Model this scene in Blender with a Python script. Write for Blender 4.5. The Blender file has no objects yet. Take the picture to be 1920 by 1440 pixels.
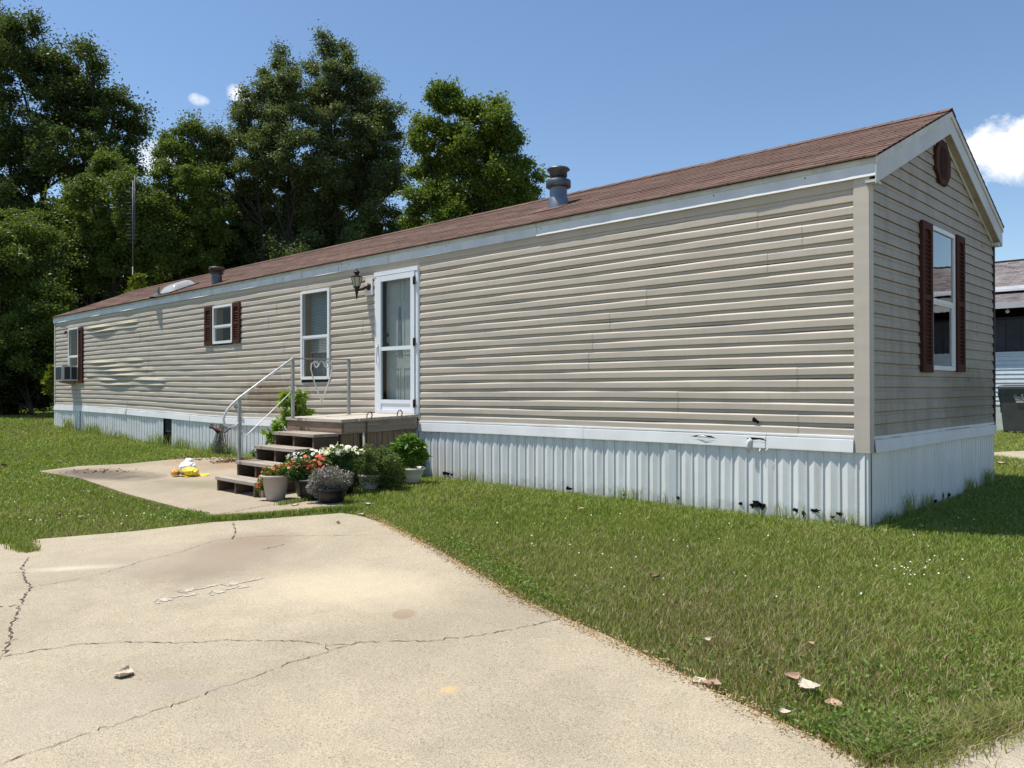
import bpy, bmesh, math, random
import numpy as np
from mathutils import Vector, Matrix
random.seed(7); rng = np.random.default_rng(11)
R_ = math.radians
S = bpy.context.scene
COL = S.collection

# ------------------------------------------------------------------ camera
FPX = 1493.4; YAW = 2.3382; PITCH = 0.0057; ROLL = -0.0016
CAM = np.array([2.625, -7.261, 1.231])
Fw = np.array([math.cos(YAW)*math.cos(PITCH), math.sin(YAW)*math.cos(PITCH), math.sin(PITCH)])
Rt = np.array([math.sin(YAW), -math.cos(YAW), 0.0]); Up = np.cross(Rt, Fw)
Rt2 = Rt*math.cos(ROLL)+Up*math.sin(ROLL); Up2 = -Rt*math.sin(ROLL)+Up*math.cos(ROLL)
cd = bpy.data.cameras.new('camera'); co = bpy.data.objects.new('camera', cd); COL.objects.link(co)
m = Matrix([[Rt2[i], Up2[i], -Fw[i], CAM[i]] for i in range(3)]+[[0, 0, 0, 1]])
co.matrix_world = m
cd.sensor_width = 36; cd.lens = FPX/1920*36; cd.clip_end = 2000; cd.clip_start = .05
S.camera = co

# ------------------------------------------------------------------ sun, sky
SUN = Vector((-.33, -.235, 1.0)).normalized()         # towards the sun
EL = math.asin(SUN.z); AZ = math.atan2(SUN.x, SUN.y)   # clockwise from +y
ld = bpy.data.lights.new('sun', 'SUN'); ld.energy = 5.0; ld.angle = R_(.53); ld.color = (1, .935, .83)
lo = bpy.data.objects.new('sun', ld); COL.objects.link(lo)
lo.rotation_euler = SUN.to_track_quat('Z', 'Y').to_euler(); lo.location = (0, 0, 30)
W = bpy.data.worlds.new('World'); S.world = W; W.use_nodes = True
nt = W.node_tree; nt.nodes.clear()
N = nt.nodes.new; L = nt.links.new
sky = N('ShaderNodeTexSky'); sky.sky_type = 'NISHITA'; sky.sun_disc = False
sky.sun_elevation = EL; sky.sun_rotation = AZ; sky.air_density = 1.0; sky.dust_density = .3; sky.ozone_density = 2.2
bg = N('ShaderNodeBackground'); bg.inputs[1].default_value = .118; hs = N('ShaderNodeHueSaturation'); hs.inputs['Saturation'].default_value = 1.06; L(sky.outputs[0], hs.inputs['Color']); L(hs.outputs[0], bg.inputs[0])
bgc = N('ShaderNodeBackground'); bgc.inputs[0].default_value = (.93, .95, 1, 1); bgc.inputs[1].default_value = .9
tc = N('ShaderNodeTexCoord')
nz = N('ShaderNodeTexNoise'); nz.inputs['Scale'].default_value = 22; nz.inputs['Detail'].default_value = 12; nz.inputs['Roughness'].default_value = .66; nz.inputs['Distortion'].default_value = .6
L(tc.outputs['Generated'], nz.inputs['Vector'])
def wm(op, a, b=None, c=None):
    n = N('ShaderNodeMath'); n.operation = op
    for i, x in enumerate((a, b, c)):
        if x is None: continue
        if isinstance(x, (int, float)): n.inputs[i].default_value = x
        else: L(x, n.inputs[i])
    return n.outputs[0]
def cam_ray(u, v):
    return Fw+Rt2*(u-960)/FPX-Up2*(v-720)/FPX
def cloud(u, v, w, h, soft=1.0):
    d = cam_ray(u, v); d = d/np.linalg.norm(d)
    r = np.cross(d, [0, 0, 1.]); r /= np.linalg.norm(r); up = np.cross(r, d)
    out = []
    for ax, sc in ((r, w), (up, h)):
        n = N('ShaderNodeVectorMath'); n.operation = 'DOT_PRODUCT'; n.inputs[1].default_value = tuple(ax)
        L(tc.outputs['Generated'], n.inputs[0])
        out.append(wm('POWER', wm('DIVIDE', n.outputs['Value'], sc), 2.0))
    f = N('ShaderNodeVectorMath'); f.operation = 'DOT_PRODUCT'; f.inputs[1].default_value = tuple(d); L(tc.outputs['Generated'], f.inputs[0])
    base = wm('SUBTRACT', 1.0, wm('ADD', out[0], out[1]))
    nn = wm('MULTIPLY', wm('SUBTRACT', nz.outputs[0], .5), 3.0)
    val = wm('MULTIPLY', wm('ADD', base, nn), soft)
    val = wm('MULTIPLY', val, wm('GREATER_THAN', f.outputs['Value'], .5))
    cl = N('ShaderNodeClamp'); L(val, cl.inputs[0]); return cl.outputs[0]
acc = None
for c_ in ((1880, 282, .066, .034, 1.3), (373, 187, .012, .008, .8), (452, 177, .015, .011, .8), (282, 300, .03, .022, .7), (305, 272, .04, .006, .35),
           (1985, 275, .07, .035, .8)):
    k = cloud(*c_); acc = k if acc is None else wm('MAXIMUM', acc, k)
mx = N('ShaderNodeMixShader'); L(acc, mx.inputs[0]); L(bg.outputs[0], mx.inputs[1]); L(bgc.outputs[0], mx.inputs[2])
wo = N('ShaderNodeOutputWorld'); L(mx.outputs[0], wo.inputs[0])
S.view_settings.view_transform = 'Standard'; S.view_settings.look = 'None'
S.view_settings.exposure = 0.36; S.view_settings.gamma = 1
S.render.engine = 'CYCLES'
S.cycles.max_bounces = 8; S.cycles.transparent_max_bounces = 12

# ------------------------------------------------------------------ terrain height and helpers
def gh(x, y):
    x = np.asarray(x, float); y = np.asarray(y, float)
    z = -.04*np.maximum(0, -y-.6)*(y > -14) + -.04*13.4*(y <= -14)
    z = z - .055*np.clip(x, 0, 3)*np.clip(1-np.abs(y)/4.0, 0, 1) + .026*np.clip(-x-14, 0, 14) + .009*np.clip(y, 0, 40)
    return z
def ghf(x, y): return float(gh(x, y))
def gpt(u, v):
    d = cam_ray(u, v); zz = 0
    for i in range(60):
        t = (zz-CAM[2])/d[2]; P = CAM+t*d; zz = ghf(P[0], P[1])
    return P
def proj(P):
    d = np.asarray(P, float)-CAM; k = d@Fw; return (960+FPX*(d@Rt2)/k, 720-FPX*(d@Up2)/k)
def ypt(u, v, y):
    d = cam_ray(u, v); return CAM+d*(y-CAM[1])/d[1]
def dpt(u, v, D): return CAM+cam_ray(u, v)*D

def link(me, name, mat, parent=None):
    o = bpy.data.objects.new(name, me); COL.objects.link(o)
    if mat is not None and not me.materials:
        for mm in (mat if isinstance(mat, (list, tuple)) else [mat]): me.materials.append(mm)
    if parent is not None: o.parent = parent
    return o
def tag(o, label=None, cat=None, group=None, kind=None):
    if label: o['label'] = label
    if cat: o['category'] = cat
    if group: o['group'] = group
    if kind: o['kind'] = kind
    return o
def empty(name, loc, label=None, cat=None, group=None):
    o = bpy.data.objects.new(name, None); COL.objects.link(o); o.location = loc; o.empty_display_size = .2
    tag(o, label, cat, group); return o
class MB:
    """collects shapes in world coordinates; build() makes one mesh object"""
    def __init__(s, tf=None): s.v = []; s.f = []; s.mi = []; s.tf = tf; s.cur = 0; s.sm = []; s.smooth = False
    def pts(s, P):
        b = len(s.v)
        for p in P: s.v.append(tuple(s.tf(*p)) if s.tf else tuple(p))
        return b
    def face(s, idx): s.f.append(tuple(idx)); s.mi.append(s.cur); s.sm.append(s.smooth)
    def box(s, x0, x1, y0, y1, z0, z1):
        b = s.pts([(x0,y0,z0),(x1,y0,z0),(x1,y1,z0),(x0,y1,z0),(x0,y0,z1),(x1,y0,z1),(x1,y1,z1),(x0,y1,z1)])
        for q in ((0,3,2,1),(4,5,6,7),(0,1,5,4),(1,2,6,5),(2,3,7,6),(3,0,4,7)): s.face([b+i for i in q])
    def poly(s, P):
        b = s.pts(P); s.face(range(b, b+len(P)))
    def hull8(s, P):
        b = s.pts(P)
        for q in ((0,3,2,1),(4,5,6,7),(0,1,5,4),(1,2,6,5),(2,3,7,6),(3,0,4,7)): s.face([b+i for i in q])
    def tube(s, P, r, n=8, cap=True, flat=1.0):
        P = [Vector(p) for p in P]; rr = r if isinstance(r, (list, tuple)) else [r]*len(P)
        prev = None; rings = []; s0 = s.smooth; s.smooth = True
        for i, p in enumerate(P):
            t = (P[min(i+1, len(P)-1)]-P[max(i-1, 0)]).normalized()
            a = prev if prev is not None else (Vector((0,0,1)) if abs(t.z) < .9 else Vector((1,0,0)))
            a = (a-t*a.dot(t)).normalized(); prev = a; b_ = t.cross(a)
            rings.append(s.pts([p+(a*math.cos(2*math.pi*k/n)+b_*math.sin(2*math.pi*k/n)*flat)*rr[i] for k in range(n)]))
        for i in range(len(rings)-1):
            for k in range(n): s.face((rings[i]+k, rings[i]+(k+1)%n, rings[i+1]+(k+1)%n, rings[i+1]+k))
        s.smooth = False
        if cap: s.face([rings[0]+k for k in range(n)][::-1]); s.face([rings[-1]+k for k in range(n)])
        s.smooth = s0
    def lathe(s, prof, c, n=24, sx=1, sy=1):
        s0 = s.smooth; s.smooth = True
        rings = [s.pts([(c[0]+r*sx*math.cos(2*math.pi*k/n), c[1]+r*sy*math.sin(2*math.pi*k/n), c[2]+z) for k in range(n)]) for r, z in prof]
        for i in range(len(rings)-1):
            for k in range(n): s.face((rings[i]+k, rings[i]+(k+1)%n, rings[i+1]+(k+1)%n, rings[i+1]+k))
        s.smooth = s0
    def sphere(s, c, r, n=10, m_=7, sc=(1,1,1)):
        s.lathe([(max(1e-4, r*math.sin(math.pi*i/m_))*1.0, -r*math.cos(math.pi*i/m_)*sc[2]) for i in range(m_+1)], c, n, sc[0], sc[1])
    def build(s, name, mat, parent=None):
        me = bpy.data.meshes.new(name)
        off = Vector(parent.matrix_world.translation) if False else None
        me.from_pydata(s.v, [], s.f)
        for p, mi, sm in zip(me.polygons, s.mi, s.sm): p.material_index = mi; p.use_smooth = sm
        me.update()
        o = link(me, name, mat, None)
        if parent is not None:
            o.parent = parent; o.matrix_parent_inverse = Matrix.Translation(worldloc(parent)).inverted()
        return o
def worldloc(o):
    v = Vector(o.location)
    p = o.parent
    if p is not None and o.type == 'MESH': return Vector((0, 0, 0)) if True else v
    return v
def npmesh(name, V, F, mat, parent=None, smooth=False):
    V = np.ascontiguousarray(V, np.float32).reshape(-1, 3); F = np.ascontiguousarray(F, np.int32); k = F.shape[1]
    me = bpy.data.meshes.new(name)
    me.vertices.add(len(V)); me.vertices.foreach_set('co', V.ravel())
    me.loops.add(F.size); me.loops.foreach_set('vertex_index', F.ravel())
    me.polygons.add(len(F)); me.polygons.foreach_set('loop_start', np.arange(0, F.size, k, dtype=np.int32))
    me.polygons.foreach_set('loop_total', np.full(len(F), k, np.int32))
    if smooth: me.polygons.foreach_set('use_smooth', np.ones(len(F), bool))
    me.update(calc_edges=True); me.validate()
    o = link(me, name, mat, None)
    if parent is not None:
        o.parent = parent; o.matrix_parent_inverse = Matrix.Translation(worldloc(parent)).inverted()
    return o

# ------------------------------------------------------------------ materials
def new_mat(name):
    m_ = bpy.data.materials.new(name); m_.use_nodes = True; t = m_.node_tree; t.nodes.clear()
    o = t.nodes.new('ShaderNodeOutputMaterial'); p = t.nodes.new('ShaderNodeBsdfPrincipled'); t.links.new(p.outputs[0], o.inputs[0])
    return m_, t, p, o
class T:
    def __init__(s, t): s.t = t
    def n(s, typ, **k):
        x = s.t.nodes.new('ShaderNode'+typ)
        for a, b in k.items(): setattr(x, a, b)
        return x
    def l(s, a, b): s.t.links.new(a, b)
    def noise(s, vec, scale, det=5, rough=.55, dist=0):
        x = s.n('TexNoise'); x.inputs['Scale'].default_value = scale; x.inputs['Detail'].default_value = det
        x.inputs['Roughness'].default_value = rough; x.inputs['Distortion'].default_value = dist
        if vec is not None: s.l(vec, x.inputs['Vector'])
        return x.outputs[0]
    def ramp(s, fac, stops):
        x = s.n('ValToRGB'); e = x.color_ramp.elements
        while len(e) > 1: e.remove(e[-1])
        e[0].position = stops[0][0]; e[0].color = (*stops[0][1], 1)
        for p, c in stops[1:]:
            k = e.new(p); k.color = (*c, 1)
        s.l(fac, x.inputs[0]); return x.outputs[0]
    def math(s, op, a, b=None):
        x = s.n('Math', operation=op)
        for i, q in enumerate((a, b)):
            if q is None: continue
            if isinstance(q, (int, float)): x.inputs[i].default_value = q
            else: s.l(q, x.inputs[i])
        return x.outputs[0]
    def mix(s, fac, a, b, mode='MIX'):
        x = s.n('Mix', data_type='RGBA', blend_type=mode)
        for i, q in ((0, fac), (6, a), (7, b)):
            if isinstance(q, (int, float)): x.inputs[i].default_value = q
            elif isinstance(q, tuple): x.inputs[i].default_value = (*q, 1)
            else: s.l(q, x.inputs[i])
        return x.outputs[2]
    def maprange(s, v, a, b, c=0., d=1.):
        x = s.n('MapRange'); s.l(v, x.inputs[0])
        for i, q in enumerate((a, b, c, d)): x.inputs[i+1].default_value = q
        return x.outputs[0]
    def pos(s): return s.n('NewGeometry').outputs['Position']
    def scaled(s, vec, sc):
        x = s.n('Mapping'); x.inputs['Scale'].default_value = sc; s.l(vec, x.inputs[0]); return x.outputs[0]
    def bump(s, h, strength, dist, p):
        x = s.n('Bump'); x.inputs['Strength'].default_value = strength; x.inputs['Distance'].default_value = dist
        s.l(h, x.inputs['Height']); s.l(x.outputs[0], p.inputs['Normal'])
def plain(name, c, rough=.6, var=.12, scale=6, bump=0., bscale=60, metal=0., c2=None, spec=.5, c2lim=(.5, .75), sv=(1,1,1)):
    m_, t, p, o = new_mat(name); h = T(t)
    ps = h.scaled(h.pos(), sv)
    f = h.noise(ps, scale)
    dark = tuple(x*(1-var*2) for x in c); light = tuple(min(1, x*(1+var)) for x in c)
    col = h.ramp(f, [(.3, dark), (.7, light)])
    if c2: col = h.mix(h.maprange(h.noise(ps, scale*.6, 7, .65), *c2lim), col, c2)
    h.l(col, p.inputs['Base Color'])
    p.inputs['Roughness'].default_value = rough; p.inputs['Metallic'].default_value = metal; p.inputs['Specular IOR Level'].default_value = spec
    if bump: h.bump(h.noise(ps, bscale), bump, .003, p)
    return m_
def stain_field(h, pos, x, y, rx, ry, ang=0, wob=.6, ns=3.0):
    """soft 0..1 mask around a world point, edge broken by noise"""
    mp = h.n('Mapping'); mp.vector_type = 'TEXTURE'
    mp.inputs['Location'].default_value = (x, y, 0); mp.inputs['Rotation'].default_value = (0, 0, ang); mp.inputs['Scale'].default_value = (rx, ry, 1e6)
    h.l(pos, mp.inputs[0])
    ln = h.n('VectorMath', operation='LENGTH'); h.l(mp.outputs[0], ln.inputs[0])
    nn = h.math('MULTIPLY', h.math('SUBTRACT', h.noise(pos, ns, 6, .65), .5), wob*2)
    return h.math('ADD', ln.outputs['Value'], nn)
def concrete(name, base, stains=(), grit=1.0):
    m_, t, p, o = new_mat(name); h = T(t); ps = h.pos()
    big = h.noise(ps, .55, 6, .6, .3); mid = h.noise(ps, 4.5, 6, .65); fine = h.noise(ps, 150, 3, .7); fine2 = h.noise(ps, 420, 2, .6)
    d = tuple(x*.80 for x in base); l_ = tuple(x*1.10 for x in base)
    col = h.ramp(big, [(.32, d), (.5, base), (.72, l_)])
    col = h.mix(h.maprange(mid, .42, .75, 0, .5), col, tuple(x*.72 for x in base))
    col = h.mix(h.maprange(mid, .35, .15, 0, .3), col, (min(1, base[0]*1.2), base[1]*1.13, base[2]*1.0))
    col = h.mix(grit, col, h.ramp(h.noise(ps, 75, 4, .75), [(.32, (.78,.76,.73)), (.46, (.98,.98,.98)), (.66, (1.12,1.11,1.10))]), 'MULTIPLY')
    col = h.mix(grit, col, h.ramp(fine, [(.3, (.42,.39,.35)), (.45, (.95,.95,.95)), (.68, (1.25,1.24,1.22))]), 'MULTIPLY')
    col = h.mix(.5*grit, col, h.ramp(fine2, [(.36, (.45,.42,.38)), (.46, (1,1,1)), (.7, (1.1,1.1,1.1))]), 'MULTIPLY')
    vor = h.n('TexVoronoi'); vor.inputs['Scale'].default_value = 60; h.l(ps, vor.inputs['Vector'])
    col = h.mix(h.maprange(vor.outputs['Distance'], .10, .06, 0, .5*grit), col, (.10,.085,.065))
    for (x, y, rx, ry, ang, wob, ns, c, amt, e0, e1) in stains:
        f = stain_field(h, ps, x, y, rx, ry, ang, wob, ns)
        col = h.mix(h.maprange(f, e1, e0, 0, amt), col, c)
    h.l(col, p.inputs['Base Color']); p.inputs['Roughness'].default_value = .9; p.inputs['Specular IOR Level'].default_value = .25
    hh = h.math('ADD', h.math('MULTIPLY', fine, .7), h.math('MULTIPLY', mid, .5)); h.bump(hh, .35, .004, p)
    return m_
def leaf_mat(name, cols, gloss=.45, trans=.35, rough=.5, patch=None):
    """cols: list of rgb; each leaf (mesh island) picks one"""
    m_, t, p, o = new_mat(name); h = T(t)
    g = h.n('NewGeometry'); k = len(cols)
    col = h.ramp(g.outputs['Random Per Island'], [(i/(k-1) if k > 1 else 0, c) for i, c in enumerate(cols)])
    big = h.noise(g.outputs['Position'], .9, 3)
    col = h.mix(h.maprange(big, .35, .7, 0, .55), col, tuple(x*f for x, f in zip(cols[len(cols)//2], (1.5, 1.35, .9))))
    if patch:
        col = h.mix(h.math('MULTIPLY', h.maprange(h.noise(g.outputs['Position'], patch[1], 4, .6), patch[2], patch[3]), h.maprange(g.outputs['Random Per Island'], .2, .9, .3, 1)), col, patch[0])
    h.l(col, p.inputs['Base Color']); p.inputs['Roughness'].default_value = rough; p.inputs['Specular IOR Level'].default_value = gloss
    tr = h.n('BsdfTranslucent'); h.l(h.mix(1.0, col, (1.25, 1.3, .6), 'MULTIPLY'), tr.inputs[0])
    ms = h.n('MixShader'); ms.inputs[0].default_value = trans; h.l(p.outputs[0], ms.inputs[1]); h.l(tr.outputs[0], ms.inputs[2])
    h.l(ms.outputs[0], o.inputs[0]); return m_
def glass_mat(name, boost=1.6, tint=(.85, .9, .92)):
    m_, t, p, o = new_mat(name); h = T(t)
    t.nodes.remove(p)
    fr = h.n('Fresnel'); fr.inputs[0].default_value = 1.5
    f = h.n('Clamp'); h.l(h.math('MULTIPLY', fr.outputs[0], boost), f.inputs[0])
    tr = h.n('BsdfTransparent'); tr.inputs[0].default_value = (*tint, 1)
    gl = h.n('BsdfGlossy'); gl.inputs['Roughness'].default_value = .012
    nn = h.n('Bump'); nn.inputs['Strength'].default_value = .06; nn.inputs['Distance'].default_value = .01
    h.l(h.noise(h.pos(), 3, 2), nn.inputs['Height']); h.l(nn.outputs[0], gl.inputs['Normal'])
    ms = h.n('MixShader'); h.l(f.outputs[0], ms.inputs[0]); h.l(tr.outputs[0], ms.inputs[1]); h.l(gl.outputs[0], ms.inputs[2])
    h.l(ms.outputs[0], o.inputs[0]); return m_
def shingle_mat(name, cols, yscale=1.087, bw=.33, bh=.127):
    m_, t, p, o = new_mat(name); h = T(t); ps = h.pos()
    mp = h.scaled(ps, (1, yscale, 0))
    br = h.n('TexBrick'); br.inputs['Scale'].default_value = 1; br.inputs['Brick Width'].default_value = bw; br.inputs['Row Height'].default_value = bh
    br.inputs['Mortar Size'].default_value = .006; br.inputs['Mortar Smooth'].default_value = .3; br.inputs['Bias'].default_value = 0
    br.inputs['Color1'].default_value = (*cols[0], 1); br.inputs['Color2'].default_value = (*cols[1], 1); br.inputs['Mortar'].default_value = (*cols[2], 1)
    br.offset = .5; h.l(mp, br.inputs['Vector'])
    gr = h.noise(ps, 260, 2, .6)
    col = h.mix(.6, br.outputs['Color'], h.ramp(gr, [(.35, (.55,.5,.48)), (.6, (1.15,1.1,1.1))]), 'MULTIPLY')
    col = h.mix(h.maprange(h.noise(h.scaled(ps, (2.2, .35, 1)), 1.2, 5), .5, .8, 0, .35), col, cols[3])
    sp = h.n('SeparateXYZ'); h.l(mp, sp.inputs[0])
    fr = h.math('FRACT', h.math('DIVIDE', sp.outputs[1], bh))
    h.l(col, p.inputs['Base Color']); p.inputs['Roughness'].default_value = .95; p.inputs['Specular IOR Level'].default_value = .2
    hh = h.math('ADD', h.math('MULTIPLY', br.outputs['Fac'], -.5), h.math('ADD', h.math('MULTIPLY', fr, -1.2), h.math('MULTIPLY', gr, .25)))
    h.bump(hh, .9, .008, p); return m_
def siding_mat(name, base, grime, amt, stains=()):
    m_, t, p, o = new_mat(name); h = T(t); ps = h.pos()
    col = h.ramp(h.noise(h.scaled(ps, (.5, .5, 6)), 1.5, 5), [(.3, tuple(x*.93 for x in base)), (.7, tuple(x*1.05 for x in base))])
    gn = h.noise(h.scaled(ps, (3, 3, .8)), 1.3, 8, .65)
    col = h.mix(h.maprange(gn, .46, .78, 0, amt), col, grime)
    gn2 = h.noise(h.scaled(ps, (9, 9, 1.2)), 2.5, 6, .6)
    col = h.mix(h.maprange(gn2, .55, .8, 0, amt*.7), col, tuple(x*.75 for x in grime))
    for (axis, c0, c1, z0, z1, amt2, c) in stains:
        sp = h.n('SeparateXYZ'); h.l(ps, sp.inputs[0]); a = sp.outputs[axis]
        cx, rx = (c0+c1)/2, (c1-c0)/2; cz, rz = (z0+z1)/2, (z1-z0)/2
        e = h.math('ADD', h.math('POWER', h.math('ABSOLUTE', h.math('DIVIDE', h.math('SUBTRACT', a, cx), rx)), 2.), h.math('POWER', h.math('ABSOLUTE', h.math('DIVIDE', h.math('SUBTRACT', sp.outputs[2], cz), rz)), 2.))
        e = h.math('ADD', e, h.math('MULTIPLY', h.math('SUBTRACT', h.noise(ps, 5, 6, .7), .5), 2.2))
        col = h.mix(h.maprange(e, 1.2, .2, 0, amt2), col, c)
    h.l(col, p.inputs['Base Color']); p.inputs['Roughness'].default_value = .55; p.inputs['Specular IOR Level'].default_value = .35
    wv = h.noise(h.scaled(ps, (18, 18, 260)), 1, 3, .6); wb = h.noise(h.scaled(ps, (1.1, 1.1, 3)), 1, 2)
    b1 = h.n('Bump'); b1.inputs['Strength'].default_value = .18; b1.inputs['Distance'].default_value = .001; h.l(wv, b1.inputs['Height'])
    b2 = h.n('Bump'); b2.inputs['Strength'].default_value = .35; b2.inputs['Distance'].default_value = .02; h.l(wb, b2.inputs['Height']); h.l(b1.outputs[0], b2.inputs['Normal'])
    h.l(b2.outputs[0], p.inputs['Normal']); return m_
def wood_mat(name, base, dark, axis=0, rough=.85):
    m_, t, p, o = new_mat(name); h = T(t); ps = h.pos()
    sc = [34, 34, 34]; sc[axis] = 2.2
    g = h.noise(h.scaled(ps, tuple(sc)), 1, 6, .65, .6)
    col = h.ramp(g, [(.3, dark), (.55, base), (.75, tuple(min(1, x*1.25) for x in base))])
    col = h.mix(h.maprange(h.noise(ps, 3, 4), .45, .75, 0, .5), col, tuple(x*1.15 for x in dark))
    h.l(col, p.inputs['Base Color']); p.inputs['Roughness'].default_value = rough; p.inputs['Specular IOR Level'].default_value = .2
    h.bump(g, .5, .003, p); return m_

M = {}
M['siding'] = siding_mat('vinyl_siding', (.475, .42, .35), (.30, .27, .215), .22, stains=((0, -11.7, -9.0, .75, 1.45, .75, (.24, .17, .10)), (0, -20.5, -14, 1.5, 2.0, .35, (.33, .29, .22))))
M['siding_end'] = siding_mat('shade_darkened_grimy_siding', (.35, .312, .255), (.19, .165, .12), .8, stains=((1, 2.0, 4.5, .75, 1.5, .75, (.15, .13, .09)), (1, .1, 3.0, 2.6, 3.1, .35, (.26, .24, .2))))  # end wall's shade is put into the darker base; grime is mixed over
M['corner'] = siding_mat('corner_vinyl', (.50, .455, .39), (.33, .30, .24), .15)
M['old_siding'] = siding_mat('sun_bleached_siding', (.455, .41, .315), (.33, .29, .215), .3)
M['white_trim'] = plain('white_vinyl_trim', (.70, .72, .73), .45, .04, 2.5, .1, 8, c2=(.52, .51, .48), c2lim=(.56, .9))
M['fascia'] = plain('weathered_white_fascia', (.62, .65, .67), .5, .06, 2, .12, 7, c2=(.42, .41, .37), c2lim=(.54, .85), sv=(1.6, 1.6, .5))
M['fascia_top'] = plain('cream_drip_edge', (.56, .56, .51), .6, .06, 3, c2=(.34, .33, .28), c2lim=(.5, .8), sv=(2, 2, .6))
M['rake'] = plain('grey_white_rake_board', (.52, .53, .52), .5, .06, 2, c2=(.36, .35, .31), c2lim=(.5, .85))
def skirt_material():
    m_, t, p, o = new_mat('white_ribbed_skirting'); h = T(t); ps = h.pos()
    base = (.72, .735, .735)
    col = h.ramp(h.noise(h.scaled(ps, (3, 3, .5)), 1.2, 5), [(.3, tuple(x*.9 for x in base)), (.7, tuple(x*1.05 for x in base))])
    sp = h.n('SeparateXYZ'); h.l(ps, sp.inputs[0])
    low = h.math('ADD', h.maprange(sp.outputs[2], .22, .0, 0, 1), h.math('MULTIPLY', h.math('SUBTRACT', h.noise(ps, 9, 6, .7), .5), 1.6))
    col = h.mix(h.maprange(low, .35, 1.2, 0, .75), col, (.26, .25, .17))
    st = h.noise(h.scaled(ps, (14, 14, .6)), 1.5, 5, .6)
    col = h.mix(h.maprange(st, .52, .8, 0, .45), col, (.42, .39, .31))
    h.l(col, p.inputs['Base Color']); p.inputs['Roughness'].default_value = .42
    h.bump(h.noise(ps, 5, 3), .2, .01, p); return m_
M['skirt'] = skirt_material()
M['lattice'] = plain('grey_perforated_vent', (.50, .54, .55), .5, .1)
M['black'] = plain('black_void', (.006, .006, .006), .9, .1, spec=.1)
M['roof'] = shingle_mat('brown_asphalt_shingle', ((.205, .132, .107), (.125, .080, .064), (.032, .022, .018), (.20, .148, .12)))
M['grey_roof'] = shingle_mat('grey_mottled_shingle', ((.30, .285, .285), (.15, .130, .130), (.05, .045, .045), (.42, .38, .36)), 1.07, .27, .14)
M['dark_edge'] = plain('dark_roof_edge', (.03, .025, .023), .8)
M['shutter'] = plain('maroon_shutter', (.062, .022, .015), .75, .12, 4, c2=(.095, .038, .027), c2lim=(.55, .95), spec=.15)
M['frame'] = plain('white_window_frame', (.72, .74, .75), .4, .03)
M['door_white'] = plain('white_storm_door', (.70, .74, .78), .4, .03, 2)
M['inner_door'] = plain('white_panel_door', (.62, .64, .60), .5, .04, 2)
M['glass'] = glass_mat('window_glass', .38, (.74, .78, .79))
M['glass_end'] = glass_mat('reflective_window_glass', 2.2, (.4, .42, .44))
M['glass_lamp'] = plain('frosted_lamp_glass', (.42, .40, .33), .3, .1, 12)
M['reveal'] = wood_mat('tan_window_jamb', (.40, .29, .18), (.27, .19, .11), 2)
M['blind'] = plain('grey_blind', (.55, .57, .56), .6, .05)
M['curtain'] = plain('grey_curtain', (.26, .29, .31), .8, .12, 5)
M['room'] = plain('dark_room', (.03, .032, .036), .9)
M['bronze'] = plain('dark_bronze', (.035, .022, .016), .35, .2, 20, metal=.6)
M['brass'] = plain('old_brass_rust', (.07, .028, .016), .5, .3, 15, metal=.4)
M['galv'] = plain('galvanised_metal', (.22, .245, .27), .42, .1, 7, metal=.75)
M['galv_dark'] = plain('dark_galvanised_metal', (.11, .125, .14), .48, .14, 9, metal=.7)
M['brown_metal'] = plain('brown_vent_cap', (.06, .034, .028), .55, .2, 10)
M['rubber'] = plain('black_rubber', (.018, .018, .02), .7)
M['skylight'] = plain('milky_skylight', (.42, .43, .42), .10, .08, 3)
M['alu'] = plain('grey_painted_rail', (.34, .35, .345), .42, .1, 10, metal=.35)
M['alu_white'] = plain('white_painted_rail', (.68, .69, .68), .4, .06, 10, metal=.15)
M['rust'] = plain('rusty_hook', (.13, .10, .075), .8, .3, 30, c2=(.2, .09, .04))
M['wood_x'] = wood_mat('weathered_wood_lengthwise', (.36, .285, .215), (.20, .15, .11), 0)
M['wood_y'] = wood_mat('weathered_wood_crosswise', (.34, .28, .22), (.19, .15, .115), 1)
M['wood_z'] = wood_mat('weathered_wood_upright', (.30, .215, .15), (.17, .115, .08), 2)
M['stringer'] = wood_mat('brown_stringer_wood', (.125, .088, .062), (.065, .045, .032), 1)  # wood tone darkened to carry the shade inside the steps
M['step_shade'] = wood_mat('shade_darkened_step_wood', (.06, .038, .026), (.03, .02, .014), 0)  # shade behind the open risers is put into this very dark wood colour
M['wood_top'] = wood_mat('sun_bleached_decking', (.50, .46, .40), (.31, .275, .235), 0)
M['wood_topg'] = wood_mat('grey_step_boards', (.38, .335, .28), (.21, .175, .14), 0)
M['rim'] = wood_mat('brown_rim_board', (.27, .19, .135), (.14, .09, .065), 0)
M['ac_white'] = plain('beige_ac_case', (.60, .61, .60), .5, .06)
M['ac_grille'] = plain('dark_ac_grille', (.045, .05, .06), .6, .2, 40)
M['bark'] = plain('tree_bark', (.050, .040, .030), .95, .3, 4, .8, 30)
M['pot_taupe'] = plain('taupe_plastic_pot', (.40, .345, .31), .5, .04)
M['pot_white'] = plain('white_plastic_pot', (.66, .67, .66), .5, .06)
M['pot_black'] = plain('black_plastic_pot', (.012, .012, .013), .45, .2)
M['soil'] = plain('potting_soil', (.03, .02, .014), .95, .3, 30)
M['stem'] = plain('green_stem', (.10, .16, .04), .7)
M['grey_bin'] = plain('dark_grey_bin', (.075, .08, .078), .5, .1, 5)
M['black_bin'] = plain('black_bin_lid', (.03, .03, .033), .4, .1, 5)
M['ink'] = plain('white_print', (.75, .77, .77), .6, .02)
M['blue_siding'] = plain('pale_blue_siding', (.60, .67, .72), .5, .05)
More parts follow.
